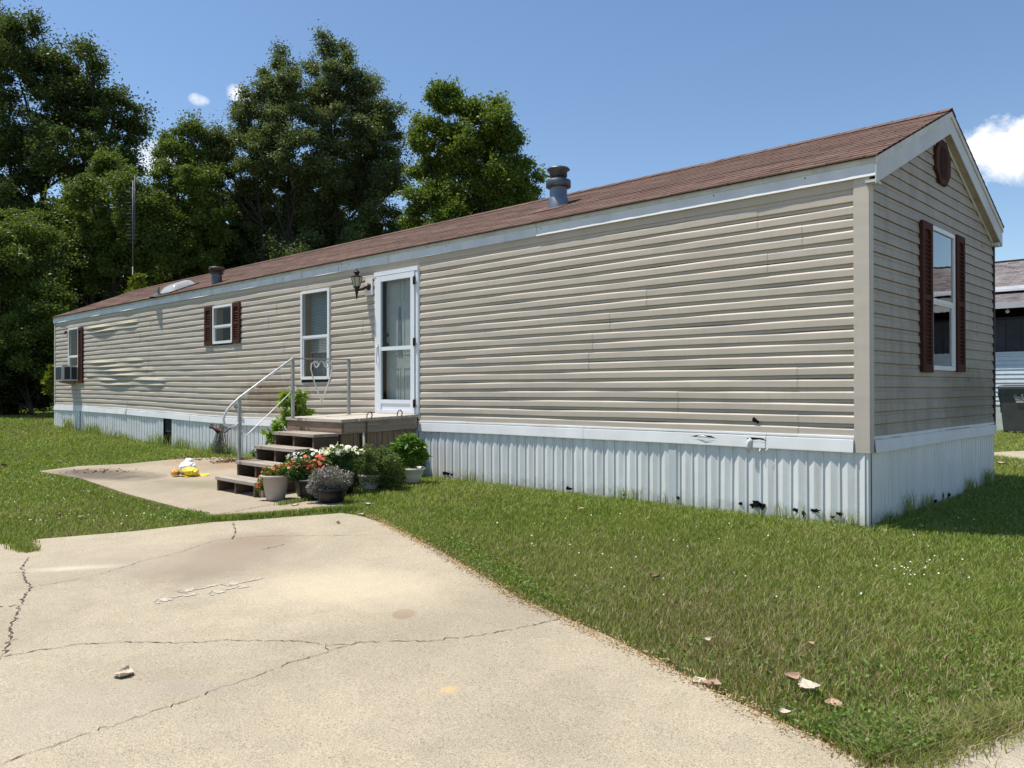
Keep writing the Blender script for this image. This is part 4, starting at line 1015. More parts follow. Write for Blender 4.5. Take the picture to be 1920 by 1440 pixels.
ycr = (pT[1]+pT2[1])/2; zt = pT[2]-.01
def sc(pts): mb.tube([(RX, ycr+a, zt+b) for a, b in pts], .011, 6, flat=.6)
for s in (-1, 1):
    sc([(s*.02, -.015), (s*.06, -.02), (s*.12, -.02), (s*.165, -.06), (s*.175, -.13), (s*.14, -.26), (s*.08, -.42), (0, -.60)][1:])
    sc([(0, -.01), (s*.03, -.03), (s*.05, -.08), (s*.085, -.11), (s*.12, -.085), (s*.115, -.045), (s*.08, -.03), (s*.07, -.06)])
mb.build('heart_scroll', M['alu_white'], hr)
mb = MB()
for (uu, s) in ((549, -1), (549, 1), (654, -1)):
    q = rpt(uu, 728); mb.tube([(RX, q[1]+s*.015, q[2]-.03), (RX, q[1]+s*.05, q[2]-.02), (RX, q[1]+s*.065, q[2]+.01), (RX, q[1]+s*.045, q[2]+.025), (RX, q[1]+s*.03, q[2]+.01)], .006, 6)
mb.build('small_scroll', M['alu_white'], hr)

# ------------------------------------------------------------------ foliage generators
def leaves(C, L_, W_, up=.35, jit=.35, fold=.0, rg=rng, aim=None):
    """C (n,3) leaf bases -> quads (rhombus leaves)"""
    n = len(C); d = rg.normal(size=(n, 3)); d[:, 2] = d[:, 2]*.6+up
    if aim is not None: d = d+aim
    d /= np.linalg.norm(d, axis=1)[:, None]
    r = rg.normal(size=(n, 3)); s = np.cross(d, r); s /= np.linalg.norm(s, axis=1)[:, None]
    l = (L_*(1+jit*rg.uniform(-1, 1, n)))[:, None]; w = (W_*(1+jit*rg.uniform(-1, 1, n)))[:, None]
    V = np.stack([C, C+d*l*.45+s*w*.5, C+d*l, C+d*l*.45-s*w*.5], 1)
    return V.reshape(-1, 3), np.arange(4*n).reshape(-1, 4)
def ellip(c, r, n, rg=rng, shell=.45):
    d = rg.normal(size=(n, 3)); d /= np.linalg.norm(d, axis=1)[:, None]
    q = (shell+(1-shell)*rg.uniform(0, 1, n)**.6)[:, None]
    return np.array(c)+d*q*np.array(r)

# ------------------------------------------------------------------ potted plants
GL = leaf_mat('bright_plant_leaf', [(.05, .12, .015), (.09, .19, .025), (.14, .25, .04)], .4, .3)
GD = leaf_mat('mid_plant_leaf', [(.035, .075, .015), (.07, .13, .03), (.12, .19, .055)], .4, .25)
GG = leaf_mat('grey_plant_leaf', [(.11, .13, .085), (.20, .20, .18), (.30, .27, .31)], .3, .2)
VL = leaf_mat('vine_leaf', [(.12, .21, .03), (.18, .29, .045), (.26, .36, .07)], .35, .4)
HB = leaf_mat('herb_leaf', [(.06, .10, .035), (.105, .155, .055), (.17, .22, .09)], .3, .3)
FR = leaf_mat('red_flower', [(.70, .045, .035), (.75, .13, .05), (.80, .30, .12)], .3, .3)
FC = leaf_mat('coral_flower', [(.82, .10, .05), (.85, .17, .10), (.82, .25, .20)], .3, .3)
FW_ = leaf_mat('white_flower', [(.80, .80, .76), (.85, .85, .84)], .3, .25)
FY_ = leaf_mat('yellow_flower', [(.75, .55, .03), (.80, .68, .08)], .3, .3)
FP = leaf_mat('mauve_flower', [(.42, .33, .45), (.55, .48, .58)], .3, .3)
def flowers(C, r, name, mat, parent, petals=5):
    n = len(C); V = []; F_ = []
    nrm = rng.normal(size=(n, 3))*.45+np.array([.25, -.35, .8]); nrm /= np.linalg.norm(nrm, axis=1)[:, None]
    a = np.cross(nrm, rng.normal(size=(n, 3))); a /= np.linalg.norm(a, axis=1)[:, None]; b = np.cross(nrm, a)
    rr = (r*rng.uniform(.75, 1.2, n))[:, None]
    for k in range(petals):
        t = 2*math.pi*k/petals; dd = a*math.cos(t)+b*math.sin(t); ss = -a*math.sin(t)+b*math.cos(t)
        V.append(np.stack([C, C+dd*rr*.7+ss*rr*.42+nrm*rr*.15, C+dd*rr, C+dd*rr*.7-ss*rr*.42+nrm*rr*.15], 1))
    V = np.concatenate(V).reshape(-1, 3); return npmesh(name, V, np.arange(len(V)).reshape(-1, 4), mat, parent)
def pot(mat, c, r0, r1, hh, parent, rim=.012):
    mb = MB(); mb.lathe([(.001, .002), (r0*.85, .002), (r0, .02), (r0+(r1-r0)*.55, hh*.5), (r1, hh-.03), (r1+rim, hh-.028), (r1+rim, hh), (r1-.012, hh), (r1-.016, hh-.04), (.001, hh-.045)], c, 28); return mb.build('pot', mat, parent)
def stems(c, tips, parent, r=.004, base=.03, mat='stem', name='stems'):
    mb = MB()
    for t in tips:
        b = np.array(c)+np.array([random.uniform(-base, base), random.uniform(-base, base), 0]); m_ = (b+t)/2+np.array([0, 0, .05]); mb.tube([b, m_, t], [r, r*.8, r*.4], 5, cap=False)
    return mb.build(name, M[mat], parent)
def plant(name, label, cat, pos_uv, potspec, blobs, leafn, leaf, lmat, fl=None, group='potted plants beside the steps', xyz=None, up=.35, npot=True):
    P = gpt(*pos_uv) if xyz is None else np.array(xyz)
    D = float((P-CAM)@Fw); s = D/FPX
    e = empty(name, P, label, cat, group)
    if npot:
        mat, r0, r1, hh = potspec; pot(M[mat], P, r0, r1, hh, e)
    base = P+np.array([0, 0, (potspec[3]-.05) if npot else 0])
    allc = []; tips = []; sprigs = []
    for (u, v, rp_) in blobs:
        rp_ = rp_*1.02
        c = P+Rt2*((u-pos_uv[0])*s)+np.array([0, 0, (pos_uv[1]-v)*s])+(np.array([Fw[0], Fw[1], 0])*random.uniform(-.3, .3)*rp_*s); c[2] = max(c[2], P[2]+.02)
        allc.append((c, rp_*s)); tips.append(c)
        for _ in range(4):
            d_ = rng.normal(size=3); d_ /= np.linalg.norm(d_); d_[2] = abs(d_[2])*.9-.15; q_ = c+d_*rp_*s*rng.uniform(.85, 1.25); sprigs.append((q_, rp_*s*rng.uniform(.18, .36))); tips.append(q_)
    tot = sum(r**2 for _, r in allc); Cs = []
    for c, r in allc: Cs.append(ellip(c, (r, r, r*.85), max(20, int(leafn*1.15*r*r/tot)), shell=.3))
    for c, r in sprigs: Cs.append(ellip(c, (r, r, r), max(4, int(leafn*1.2*r*r/tot)), shell=.1))
    Cs = np.concatenate(Cs); Cs[:, 2] = np.maximum(Cs[:, 2], ghf(P[0], P[1])+.02)
    V, F_ = leaves(Cs, leaf[0], leaf[1], up); npmesh('foliage', V, F_, lmat, e)
    stems(base, [t for t in tips for _ in range(3)], e, base=.05)
    if fl:
        for (fm, nm, n, r, sel) in fl:
            cs = []
            bl = [allc[i] for i in sel] if sel else allc
            for i in range(n):
                c, rr = random.choice(bl); d = rng.normal(size=3); d[2] = abs(d[2])*.9+.15; d = d-np.array([Fw[0], Fw[1], 0])*.75; d /= np.linalg.norm(d); cs.append(c+d*rr*rng.uniform(.85, 1.12))
            flowers(np.array(cs), r, nm, fm, e)
    return e
plant('potted_plant', 'round taupe pot of small red and yellow flowers at the foot of the steps', 'potted plant', (517, 938), ('pot_taupe', .105, .16, .30), [(505, 888, 14), (528, 884, 15), (548, 892, 11), (497, 900, 12), (488, 914, 9), (540, 876, 10), (520, 897, 12)], 1900, (.026, .017), GL,
      [(FR, 'blossoms', 120, .014, None), (FY_, 'yellow_blossoms', 24, .010, None)])
plant('potted_plant', 'black pot of coral red flowers behind the grey mound plant', 'potted plant', (585, 936), ('pot_black', .13, .17, .24), [(565, 878, 22), (595, 885, 22), (605, 870, 16), (550, 888, 18), (575, 902, 18), (598, 905, 14)], 3000, (.035, .022), GD,
      [(FC, 'blossoms', 75, .024, [1, 2, 5, 0])])
plant('potted_plant', 'white flowering vinca by the lower steps', 'potted plant', (575, 928), ('pot_black', .12, .16, .22), [(552, 862, 15), (570, 860, 14), (588, 858, 14), (560, 875, 18)], 1300, (.038, .022), GD, [(FW_, 'blossoms', 36, .028, None)])
plant('potted_plant', 'larger bush of white vinca flowers under the porch edge', 'potted plant', (640, 925), ('pot_black', .14, .18, .24), [(612, 853, 14), (632, 852, 18), (655, 853, 15), (612, 870, 18), (640, 880, 20), (645, 846, 10), (672, 850, 9)], 2200, (.038, .022), GD, [(FW_, 'blossoms', 85, .030, [0, 1, 2, 5, 6])])
plant('potted_plant', 'mound of tiny grey mauve flowers in a black pot', 'potted plant', (622, 942), ('pot_black', .13, .17, .17), [(600, 903, 22), (622, 895, 25), (642, 902, 20), (590, 915, 15), (610, 918, 20), (630, 912, 18), (600, 926, 13), (636, 922, 14)], 12500, (.017, .009), GG, [(FP, 'blossoms', 420, .008, None)], up=.7)
plant('potted_plant', 'wide bushy green herb in a white pot', 'potted plant', (694, 917), ('pot_white', .11, .16, .19), [(680, 868, 26), (705, 862, 26), (700, 885, 28), (728, 872, 26), (735, 895, 24), (672, 885, 20), (715, 905, 20), (655, 862, 12), (745, 885, 16), (690, 843, 12), (720, 850, 14), (668, 905, 14), (745, 905, 14), (700, 900, 22), (660, 880, 14)], 17000, (.028, .011), HB, None)
plant('potted_plant', 'leafy pepper plant in a low white planter', 'potted plant', (769, 905), ('pot_white', .12, .185, .20), [(762, 832, 14), (778, 840, 14), (745, 838, 10), (770, 855, 14), (755, 862, 12), (785, 832, 8), (768, 822, 9), (742, 850, 9), (788, 855, 9), (770, 872, 12)], 1100, (.085, .034), GL, None, up=-.05)
plant('potted_plant', 'straggly yellow flowered plant behind the pepper plant', 'potted plant', (752, 892), ('pot_black', .10, .14, .2), [(740, 845, 11), (738, 862, 10), (788, 856, 9), (792, 868, 9), (680, 850, 12), (655, 850, 8), (720, 842, 10)], 700, (.03, .016), GD, [(FY_, 'blossoms', 30, .017, None)])
# climbing plant behind the rail
P0 = np.array([-7.72, -.95, ghf(-7.75, -.55)])
plant('leafy_vine', 'bright green leafy vine climbing behind the porch rail', 'vine', proj(P0), None, [(560, 752, 12), (535, 755, 10), (568, 770, 8), (548, 770, 12), (535, 785, 10), (522, 795, 9), (515, 810, 8), (505, 815, 7), (540, 742, 6), (563, 740, 7), (548, 790, 12), (530, 815, 10), (512, 825, 8), (575, 775, 7)], 380, (.10, .06), VL, None, group=None, xyz=P0, npot=False, up=-.1)
plant('seedling', 'small green seedling growing beside the second step', 'plant', (477, 860), None, [(477, 853, 5)], 30, (.05, .03), GL, None, group=None, xyz=gpt(475, 858), npot=False)

# dead vine heap on the spigot
tw = MB(); r = random.Random(9)
for i in range(70):
    x = -12.0+r.gauss(0, .12); x2 = x+r.gauss(.05, .16); y = -.10-r.random()*.15; z1 = r.uniform(.25, .58)
    tw.tube([(x, y, ghf(x, y)), ((x+x2)/2+r.gauss(0, .05), y-.03, z1*.5), (x2*.4+(-11.98)*.6, y+.02, z1)], .004, 3, cap=False)
tag(tw.build('dead_vine', M['twig']), 'heap of dry grey vine stems against the skirting left of the steps', 'dead plant')
mb = MB(); mb.tube([(-12.35, -.2, .5), (-12.2, -.22, .56), (-12.0, -.25, .52), (-11.85, -.25, .44), (-11.6, -.25, .42), (-11.4, -.25, .5)], .012, 6); mb.tube([(-12.25, -.22, .50), (-12.05, -.25, .50), (-11.88, -.25, .42)], .04, 8)
tag(mb.build('hanging_pipe', M['brass']), 'rusty pipe elbow hanging over the dead vine', 'pipe')

# ------------------------------------------------------------------ plastic shopping bag
def crumple(c, rx, ry, rz, seed, mat, name, parent, n=16, amp=.35):
    bm = bmesh.new(); bmesh.ops.create_icosphere(bm, subdivisions=4, radius=1); r = np.random.default_rng(seed); K = r.normal(size=(9, 3))*2.2; ph = r.uniform(0, 6, 9)
    for v in bm.verts:
        q = np.array(v.co); f = 1+amp*sum(abs(math.sin(K[i]@q+ph[i])) for i in range(9))/9-.2+.08*abs(math.sin(9*q[0]+5*q[1]+seed))*abs(math.sin(8*q[2]-4*q[1]))
        v.co = (c[0]+q[0]*rx*f, c[1]+q[1]*ry*f, max(c[2]-rz*.55, c[2]+q[2]*rz*f))
    me = bpy.data.meshes.new(name); bm.to_mesh(me); bm.free(); o = link(me, name, mat); o.parent = parent; o.matrix_parent_inverse = Matrix.Translation(worldloc(parent)).inverted(); return o
M['bag_y'] = plain('yellow_plastic', (.80, .58, .03), .35, .1, 8, .5, 40); M['bag_w'] = plain('white_plastic', (.80, .82, .84), .35, .05, 8, .5, 40); M['bag_o'] = plain('orange_plastic', (.75, .33, .02), .35, .1); M['bag_g'] = plain('green_print', (.01, .13, .03), .4, .1); M['bag_k'] = plain('grey_print', (.18, .17, .18), .4, .2, 14)
bp = gpt(350, 892); bag = empty('plastic_bag', bp, 'crumpled white and yellow plastic shopping bag on the patio', 'bag')
gz = bp[2]
def off(u, v): return bp+Rt2*((u-350)*11.4/FPX)+np.array([0, 0, (892-v)*11.4/FPX])+np.array([0,0,.004])
crumple(off(350, 876)+Fw*.05, .14, .12, .085, 1, M['bag_w'], 'white_bag', bag); crumple(off(350, 866)+Fw*.07, .07, .05, .05, 6, M['bag_w'], 'bag_handle', bag, amp=.5)
crumple(off(358, 884)-Fw*.05, .19, .10, .075, 2, M['bag_y'], 'yellow_bag', bag); crumple(off(334, 886)-Fw*.10, .07, .06, .06, 3, M['bag_o'], 'orange_corner', bag)
crumple(off(339, 885)-Fw*.12, .035, .025, .032, 4, M['bag_g'], 'green_print', bag); crumple(off(350, 886)-Fw*.1, .05, .04, .04, 5, M['bag_k'], 'grey_print', bag); crumple(off(364, 881)-Fw*.07, .05, .05, .045, 8, M['bag_w'], 'bag_window', bag)
mb = MB(); q = off(368, 890); n = 12
for k in range(n):
    a0, a1 = math.pi*2*k/n, math.pi*2*(k+1)/n; mb.poly([(q[0], q[1], gz+.03), (q[0]+.22*math.cos(a0), q[1]+.22*math.sin(a0), gz+.008+.012*(k % 2)), (q[0]+.22*math.cos(a1), q[1]+.22*math.sin(a1), gz+.008+.012*((k+1) % 2))])
mb.build('bag_flap', M['bag_y'], bag)

# ------------------------------------------------------------------ fallen leaves
def dry_leaf(u, v, size, mat, label, rot=0., curl=.3, lift=.0, seed=1):
    size *= .74; curl *= .7; lift *= .5; P = gpt(u, v); r = random.Random(seed); mb = MB(); mb.smooth = True; n = 14; m_ = 5; rows = []
    for i in range(n+1):
        t_ = i/n; hw = size*.42*math.sin(math.pi*min(1, t_**.75))*(1+.15*math.sin(i*2.3+seed))+.001; row = []
        for j in range(-m_, m_+1):
            s = j/m_; lx = (t_-.5)*size; ly = hw*s; lz = .004+curl*size*(s*s)*.5+curl*size*.35*(2*t_-1)**2+.03*size*math.sin(7*s+5*t_+seed)+lift
            ca, sa = math.cos(rot), math.sin(rot); x, y = P[0]+lx*ca-ly*sa, P[1]+lx*sa+ly*ca; row.append(mb.pts([(x, y, ghf(x, y)+lz)]))
        rows.append(row)
    for i in range(n):
        for j in range(2*m_): mb.face((rows[i][j], rows[i+1][j], rows[i+1][j+1], rows[i][j+1]))
    ca, sa = math.cos(rot), math.sin(rot); q = lambda l, z: (P[0]+l*ca, P[1]+l*sa, P[2]+z+lift)
    mb.tube([q(size*.5, .01+curl*size*.3), q(size*.65, .02), q(size*.8, .03)], [.0016, .0014, .001], 4)
    return tag(mb.build('fallen_leaf', mat), label, 'leaf', 'dry leaves fallen around the driveway')
dry_leaf(233, 1266, .155, M['pale_leaf'], 'pale curled dry leaf lying alone on the driveway', 2.4, .35, .0, 2)
dry_leaf(1515, 1296, .15, M['pale_leaf'], 'large pinkish dry leaf resting on the right lawn', 2.5, .12, .05, 3)
dry_leaf(1487, 1281, .11, M['dead_leaf'], 'curled brown leaf just left of the large leaf on the lawn', 1.2, .5, .035, 4)
dry_leaf(1562, 1330, .11, M['dead_leaf'], 'small pink tan leaf right of the large leaf on the lawn', 2.2, .25, .04, 5)
dry_leaf(1472, 1346, .07, M['pale_leaf'], 'tiny pale leaf at the lawn edge below the large leaf', .4, .5, .03, 6)
dry_leaf(1310, 1277, .12, M['pale_leaf'], 'flat yellowish leaf on the driveway edge', 2.5, .05, .005, 7)
dry_leaf(1336, 1286, .13, M['dead_leaf'], 'torn brown leaf beside the yellowish leaf on the driveway edge', 1.8, .3, .008, 8)
dry_leaf(1326, 1209, .07, M['pale_leaf'], 'small cupped leaf in the middle of the right lawn', 1., .6, .035, 9)
dry_leaf(1522, 1215, .05, M['dead_leaf'], 'small brown leaf high on the right lawn', 1., .5, .035, 10)
dry_leaf(1228, 1088, .09, M['brown_leaf'], 'dark brown leaf in the grass below the skirting', .3, .6, .03, 11)
dry_leaf(1090, 958, .12, M['dead_leaf'], 'pinkish leaf in the grass near the white skirting', .3, .3, .03, 12)
dry_leaf(690, 950, .13, M['pale_leaf'], 'white curled leaf at the corner of lawn and driveway', .6, .5, .03, 13)
dry_leaf(676, 966, .11, M['pale_leaf'], 'pale broken leaf where the weed strip meets the driveway', 1.6, .3, .004, 14)
dry_leaf(553, 948, .12, M['pale_leaf'], 'pale leaf in front of the taupe pot', .7, .3, .004, 15)
dry_leaf(571, 957, .15, M['pale_leaf'], 'long pale leaf on the patio edge below the pots', 2.4, .08, .006, 16)
dry_leaf(611, 955, .14, M['pale_leaf'], 'flat pale leaf nearest the weed strip', 2.0, .1, .006, 17)
dry_leaf(582, 945, .12, M['brown_leaf'], 'brown shadowed leaf under the pots', 2.4, .1, .006, 18)
dry_leaf(634, 982, .06, M['dead_leaf'], 'tiny upright leaf at the far end of the driveway', 2.4, .8, .004, 19)
dry_leaf(110, 968, .11, M['brown_leaf'], 'reddish brown leaf in the left lawn', .4, .4, .03, 20)
dry_leaf(114, 867, .1, M['pale_leaf'], 'small white leaf far out on the left lawn', .4, .4, .03, 21)
dry_leaf(168, 925, .09, M['pale_leaf'], 'white scrap leaf in the middle of the left lawn', .4, .4, .03, 22)
dry_leaf(152, 973, .09, M['pale_leaf'], 'pale leaf near the lower edge of the left lawn', .4, .4, .03, 23)
dry_leaf(1878, 872, .2, M['pale_leaf'], 'large pale curled leaf on the grass beyond the end wall', .4, .4, .03, 24)
dry_leaf(8, 875, .16, M['brown_leaf'], 'dark leaf at the far left of the lawn', .4, .6, .02, 25)
dry_leaf(62, 1021, .08, M['dead_leaf'], 'small curled leaf by the weed tuft on the driveway', 1.4, .4, .004, 26)

# ------------------------------------------------------------------ lawn grass
GM, t, p, o_ = new_mat('grass_blades'); h = T(t); g = h.n('NewGeometry'); ps = g.outputs['Position']; rnd = g.outputs['Random Per Island']
green = h.ramp(rnd, [(0, (.085, .13, .018)), (.3, (.175, .245, .036)), (.6, (.27, .345, .062)), (.85, (.34, .40, .11)), (1, (.44, .46, .21))])
dry = h.ramp(rnd, [(0, (.12, .13, .035)), (.35, (.25, .235, .09)), (.65, (.36, .30, .16)), (1, (.48, .40, .25))])
d1 = h.maprange(h.noise(ps, .55, 5, .6), .42, .66, 0, .75)
bx_ = stain_field(h, ps, *X_(1350, 1180), 2.9, 1.5, -.3, .7, 1.1); d1 = h.math('MAXIMUM', d1, h.maprange(bx_, 1.3, .3, 0, .8)) if False else h.math('ADD', h.math('MULTIPLY', d1, .45), h.maprange(bx_, 1.25, .2, 0, .66))
lush = h.maprange(stain_field(h, ps, *X_(60, 850), 9, 3.2, .3, .5, .6), 1.2, .4, 0, 1)
d1 = h.math('MULTIPLY', d1, h.math('SUBTRACT', 1.0, lush))
pick = h.math('LESS_THAN', h.math('FRACT', h.math('MULTIPLY', rnd, 37.7)), d1)
pn = h.noise(ps, 2.6, 5, .7)
green = h.mix(h.maprange(pn, .50, .66, 0, .6), green, (.165, .24, .042)); green = h.mix(h.maprange(pn, .47, .33, 0, .5), green, (.27, .29, .10))
green = h.mix(h.maprange(h.noise(ps, 9, 3, .6), .55, .7, 0, .4), green, (.30, .38, .08))
col = h.mix(pick, green, dry)
pn = h.noise(ps, 2.6, 5, .7)

h.l(col, p.inputs['Base Color']); p.inputs['Roughness'].default_value = .5; p.inputs['Specular IOR Level'].default_value = .3
tr = h.n('BsdfTranslucent'); h.l(h.mix(1., col, (1.2, 1.25, .6), 'MULTIPLY'), tr.inputs[0]); ms = h.n('MixShader'); ms.inputs[0].default_value = .35
h.l(p.outputs[0], ms.inputs[1]); h.l(tr.outputs[0], ms.inputs[2]); h.l(ms.outputs[0], o_.inputs[0])
def vnoise(x, y, s, seed=0):
    r = np.random.default_rng(seed); tot = 0
    for k in range(6): a = r.uniform(0, 6.28); f = s*(1.6**k)*.5; tot = tot+np.sin((x*math.cos(a)+y*math.sin(a))*f+r.uniform(0, 6))*(.75**k)
    return tot/2.2
def grass_pts(n, dmin, dmax, dref):
    # density constant to dref then falling with distance squared, in a wide sector of the lawn
    A1 = (dref**2-dmin**2)/2; A2 = dref**2*math.log(dmax/dref); u = rng.uniform(0, A1+A2, n)
    d = np.where(u < A1, np.sqrt(dmin**2+2*np.minimum(u, A1)), dref*np.exp(np.maximum(u-A1, 0)/dref**2))
    a = YAW+rng.uniform(-.78, .86, n); return CAM[0]+d*np.cos(a), CAM[1]+d*np.sin(a), d
n = 1150000
x, y, d = grass_pts(n, 2.6, 48, 6.0)
jx, jy = x+rng.normal(0, .014, n), y+rng.normal(0, .014, n)
keep = ~(inpoly(DRIVE, jx, jy) | inpoly(PATIO, jx, jy) | inpoly(ROAD, jx, jy) | inpoly(PATH, jx, jy)) & ~((x > -HL) & (x < .0) & (y > 0.0) & (y < HW))
keep &= ~((x > SX0-.1) & (x < DX1) & (y > -2.5) & (y < 0))
# thin bare margin along the driveway edge
x, y, d = x[keep], y[keep], d[keep]; n = len(x)
def blades(x, y, hgt, wid, lean, name, mat, base=None, rg=rng, seg=1):
    n = len(x); a = rg.uniform(0, 2*np.pi, n); la = rg.uniform(0, 2*np.pi, n); ln = lean*rg.uniform(.1, 1, n)*hgt
    z = gh(x, y)-.024 if base is None else base
    B = np.stack([x, y, z], 1); w = np.stack([np.cos(a), np.sin(a), np.zeros(n)], 1)*wid[:, None]*.5
    tip = B+np.stack([np.cos(la)*ln, np.sin(la)*ln, hgt+.028], 1); mid = B+np.stack([np.cos(la)*ln*.3, np.sin(la)*ln*.3, (hgt+.028)*.6], 1)
    V = np.stack([B-w, B+w, mid+w*.8, tip, mid-w*.8], 1).reshape(-1, 3); i = np.arange(n)*5
    F4 = np.stack([i, i+1, i+2, i+4], 1); F3 = np.stack([i+4, i+2, i+3], 1)
    me = bpy.data.meshes.new(name); me.vertices.add(len(V)); me.vertices.foreach_set('co', np.ascontiguousarray(V, np.float32).ravel())
    li = np.concatenate([F4.ravel(), F3.ravel()]).astype(np.int32); me.loops.add(len(li)); me.loops.foreach_set('vertex_index', li)
    me.polygons.add(2*n); st_ = np.concatenate([np.arange(n)*4, 4*n+np.arange(n)*3]).astype(np.int32); me.polygons.foreach_set('loop_start', st_)
    me.polygons.foreach_set('loop_total', np.concatenate([np.full(n, 4), np.full(n, 3)]).astype(np.int32)); me.update(calc_edges=True)
    return link(me, name, mat)
hv = .006+.005*vnoise(x, y, 2.3, 3)+rng.uniform(0, .013, n); hv = np.clip(hv, .004, .045)
near_wall = np.exp(-np.maximum(0, np.where((x > -HL) & (x < 0.2), -y, 9))/.10)*.05; hv = hv+near_wall*rng.uniform(0, .7, n)
wd = .0046*np.maximum(1, d/6.0)*rng.uniform(.7, 1.3, n)
tag(blades(x, y, hv, wd, 3.6, 'grass', GM), 'short green mown grass covering the lawn', 'grass', kind='stuff')
# broad clover / weed leaves and small white clover blossoms
n = 60000; x, y, d = grass_pts(n, 2.6, 30, 6.0); keep = ~(inpoly(DRIVE, x, y) | inpoly(PATIO, x, y) | inpoly(ROAD, x, y) | inpoly(PATH, x, y)) & ~((x > -HL) & (x < .0) & (y > 0.0) & (y < HW)) & (vnoise(x, y, 1.1, 8) > -.1); x, y, d = x[keep], y[keep], d[keep]
C = np.stack([x, y, gh(x, y)+rng.uniform(.0, .025, len(x))], 1); V, F_ = leaves(C, .022, .016, .1); tag(npmesh('clover', V, F_, leaf_mat('clover_leaf', [(.06, .12, .02), (.10, .19, .03), (.16, .26, .06)], .3, .3)), 'low clover and weed leaves mixed through the lawn', 'clover', kind='stuff')
# creeping weeds: dense mat at the near lawn corner, weed strip between slabs, tufts in cracks
def scatter_line(pix, w, n, seed):
    r = np.random.default_rng(seed); P = [np.array(gpt(*q))[:2] for q in pix]; L_ = [np.linalg.norm(b-a) for a, b in zip(P[:-1], P[1:])]; cum = np.cumsum([0]+L_); out = []
    for s in r.uniform(0, cum[-1], n):
        i = min(len(L_)-1, np.searchsorted(cum, s)-1); t_ = (s-cum[i])/L_[i]; q = P[i]+(P[i+1]-P[i])*t_; out.append(q+r.normal(0, w, 2))
    return np.array(out)
Q = scatter_line([(385, 975), (440, 972), (500, 968), (560, 963), (620, 957), (670, 955)], .035, 5200, 1); Q2 = scatter_line([(525, 948), (560, 942), (600, 935), (640, 940)], .03, 900, 2); Q = np.concatenate([Q, Q2])
Q3 = scatter_line([(0, 1012), (30, 1018), (50, 1022)], .05, 600, 3); Q4 = scatter_line([(30, 1026), (58, 1034)], .035, 600, 4); Q5 = scatter_line([(-20, 1022), (20, 1014), (60, 1016)], .03, 200, 5); Q = np.concatenate([Q, Q3, Q4, Q5])
n = len(Q); blades_o = blades(Q[:, 0], Q[:, 1], rng.uniform(.005, .03, n), np.full(n, .007), 1.8, 'joint_weeds', GM, base=gh(Q[:, 0], Q[:, 1]))
tag(blades_o, 'strip of green weeds growing in the joint between patio and driveway', 'weeds', kind='stuff')
Q = np.concatenate([scatter_line([(1580, 1385), (1640, 1405), (1720, 1385)], .09, 5000, 7), scatter_line([(1720, 1390), (1820, 1365), (1910, 1345)], .07, 3500, 8)]); n = len(Q)
kk = ~(inpoly(DRIVE, Q[:, 0]+.02, Q[:, 1]+.02)) ; Q = Q[kk]; n = len(Q)
tag(blades(Q[:, 0], Q[:, 1], rng.uniform(.02, .06, n), np.full(n, .004), 2.2, 'edge_grass', GM), 'longer overhanging grass at the road corner of the lawn', 'grass', kind='stuff')
Q = np.concatenate([scatter_line([(1560, 1385), (1620, 1395), (1700, 1375)], .10, 5200, 17), scatter_line([(840, 1010), (1000, 1110), (1060, 1135)], .08, 1300, 18), scatter_line([(330, 962), (390, 968), (300, 968)], .10, 1800, 19)]); n = len(Q)
kk = ~(inpoly(DRIVE, Q[:, 0], Q[:, 1]) | inpoly(ROAD, Q[:, 0], Q[:, 1]) | inpoly(PATIO, Q[:, 0], Q[:, 1])); Q = Q[kk]; C = np.stack([Q[:, 0], Q[:, 1], gh(Q[:, 0], Q[:, 1])+rng.uniform(.005, .04, len(Q))], 1)
V, F_ = leaves(C, .020, .013, .15); tag(npmesh('creeping_weed', V, F_, leaf_mat('creeping_weed_leaf', [(.07, .13, .025), (.13, .21, .04), (.20, .28, .06)], .3, .3)), 'dark green creeping weed mats at the lawn corners', 'weeds', kind='stuff')
# dry debris along the driveway edge
Q = scatter_line([(690, 965), (830, 1040), (975, 1127), (1040, 1155), (1240, 1247), (1440, 1348), (1633, 1437)], .03, 3800, 11); n = len(Q)
C = np.stack([Q[:, 0], Q[:, 1], gh(Q[:, 0], Q[:, 1])+rng.uniform(.004, .012, n)], 1); V, F_ = leaves(C, .022, .006, -.1); tag(npmesh('dry_clippings', V, F_, leaf_mat('straw', [(.30, .20, .11), (.45, .34, .2), (.25, .14, .08)], .2, .1)), 'dry clippings and dead bits along the driveway edge', 'clippings', kind='stuff')
Q = np.concatenate([scatter_line([(330, 860), (430, 862), (470, 866)], .12, 260, 12), scatter_line([(130, 885), (230, 885)], .12, 90, 13), scatter_line([(410, 868), (470, 862)], .08, 400, 14)]); n = len(Q)
C = np.stack([Q[:, 0], Q[:, 1], gh(Q[:, 0], Q[:, 1])+rng.uniform(.01, .02, n)], 1); V, F_ = leaves(C, .05, .02, -.1); tag(npmesh('dry_debris', V, F_, leaf_mat('brown_debris', [(.14, .06, .03), (.22, .12, .07), (.10, .06, .04)], .2, .1)), 'scattered reddish brown leaf litter on the patio', 'leaf litter', kind='stuff')
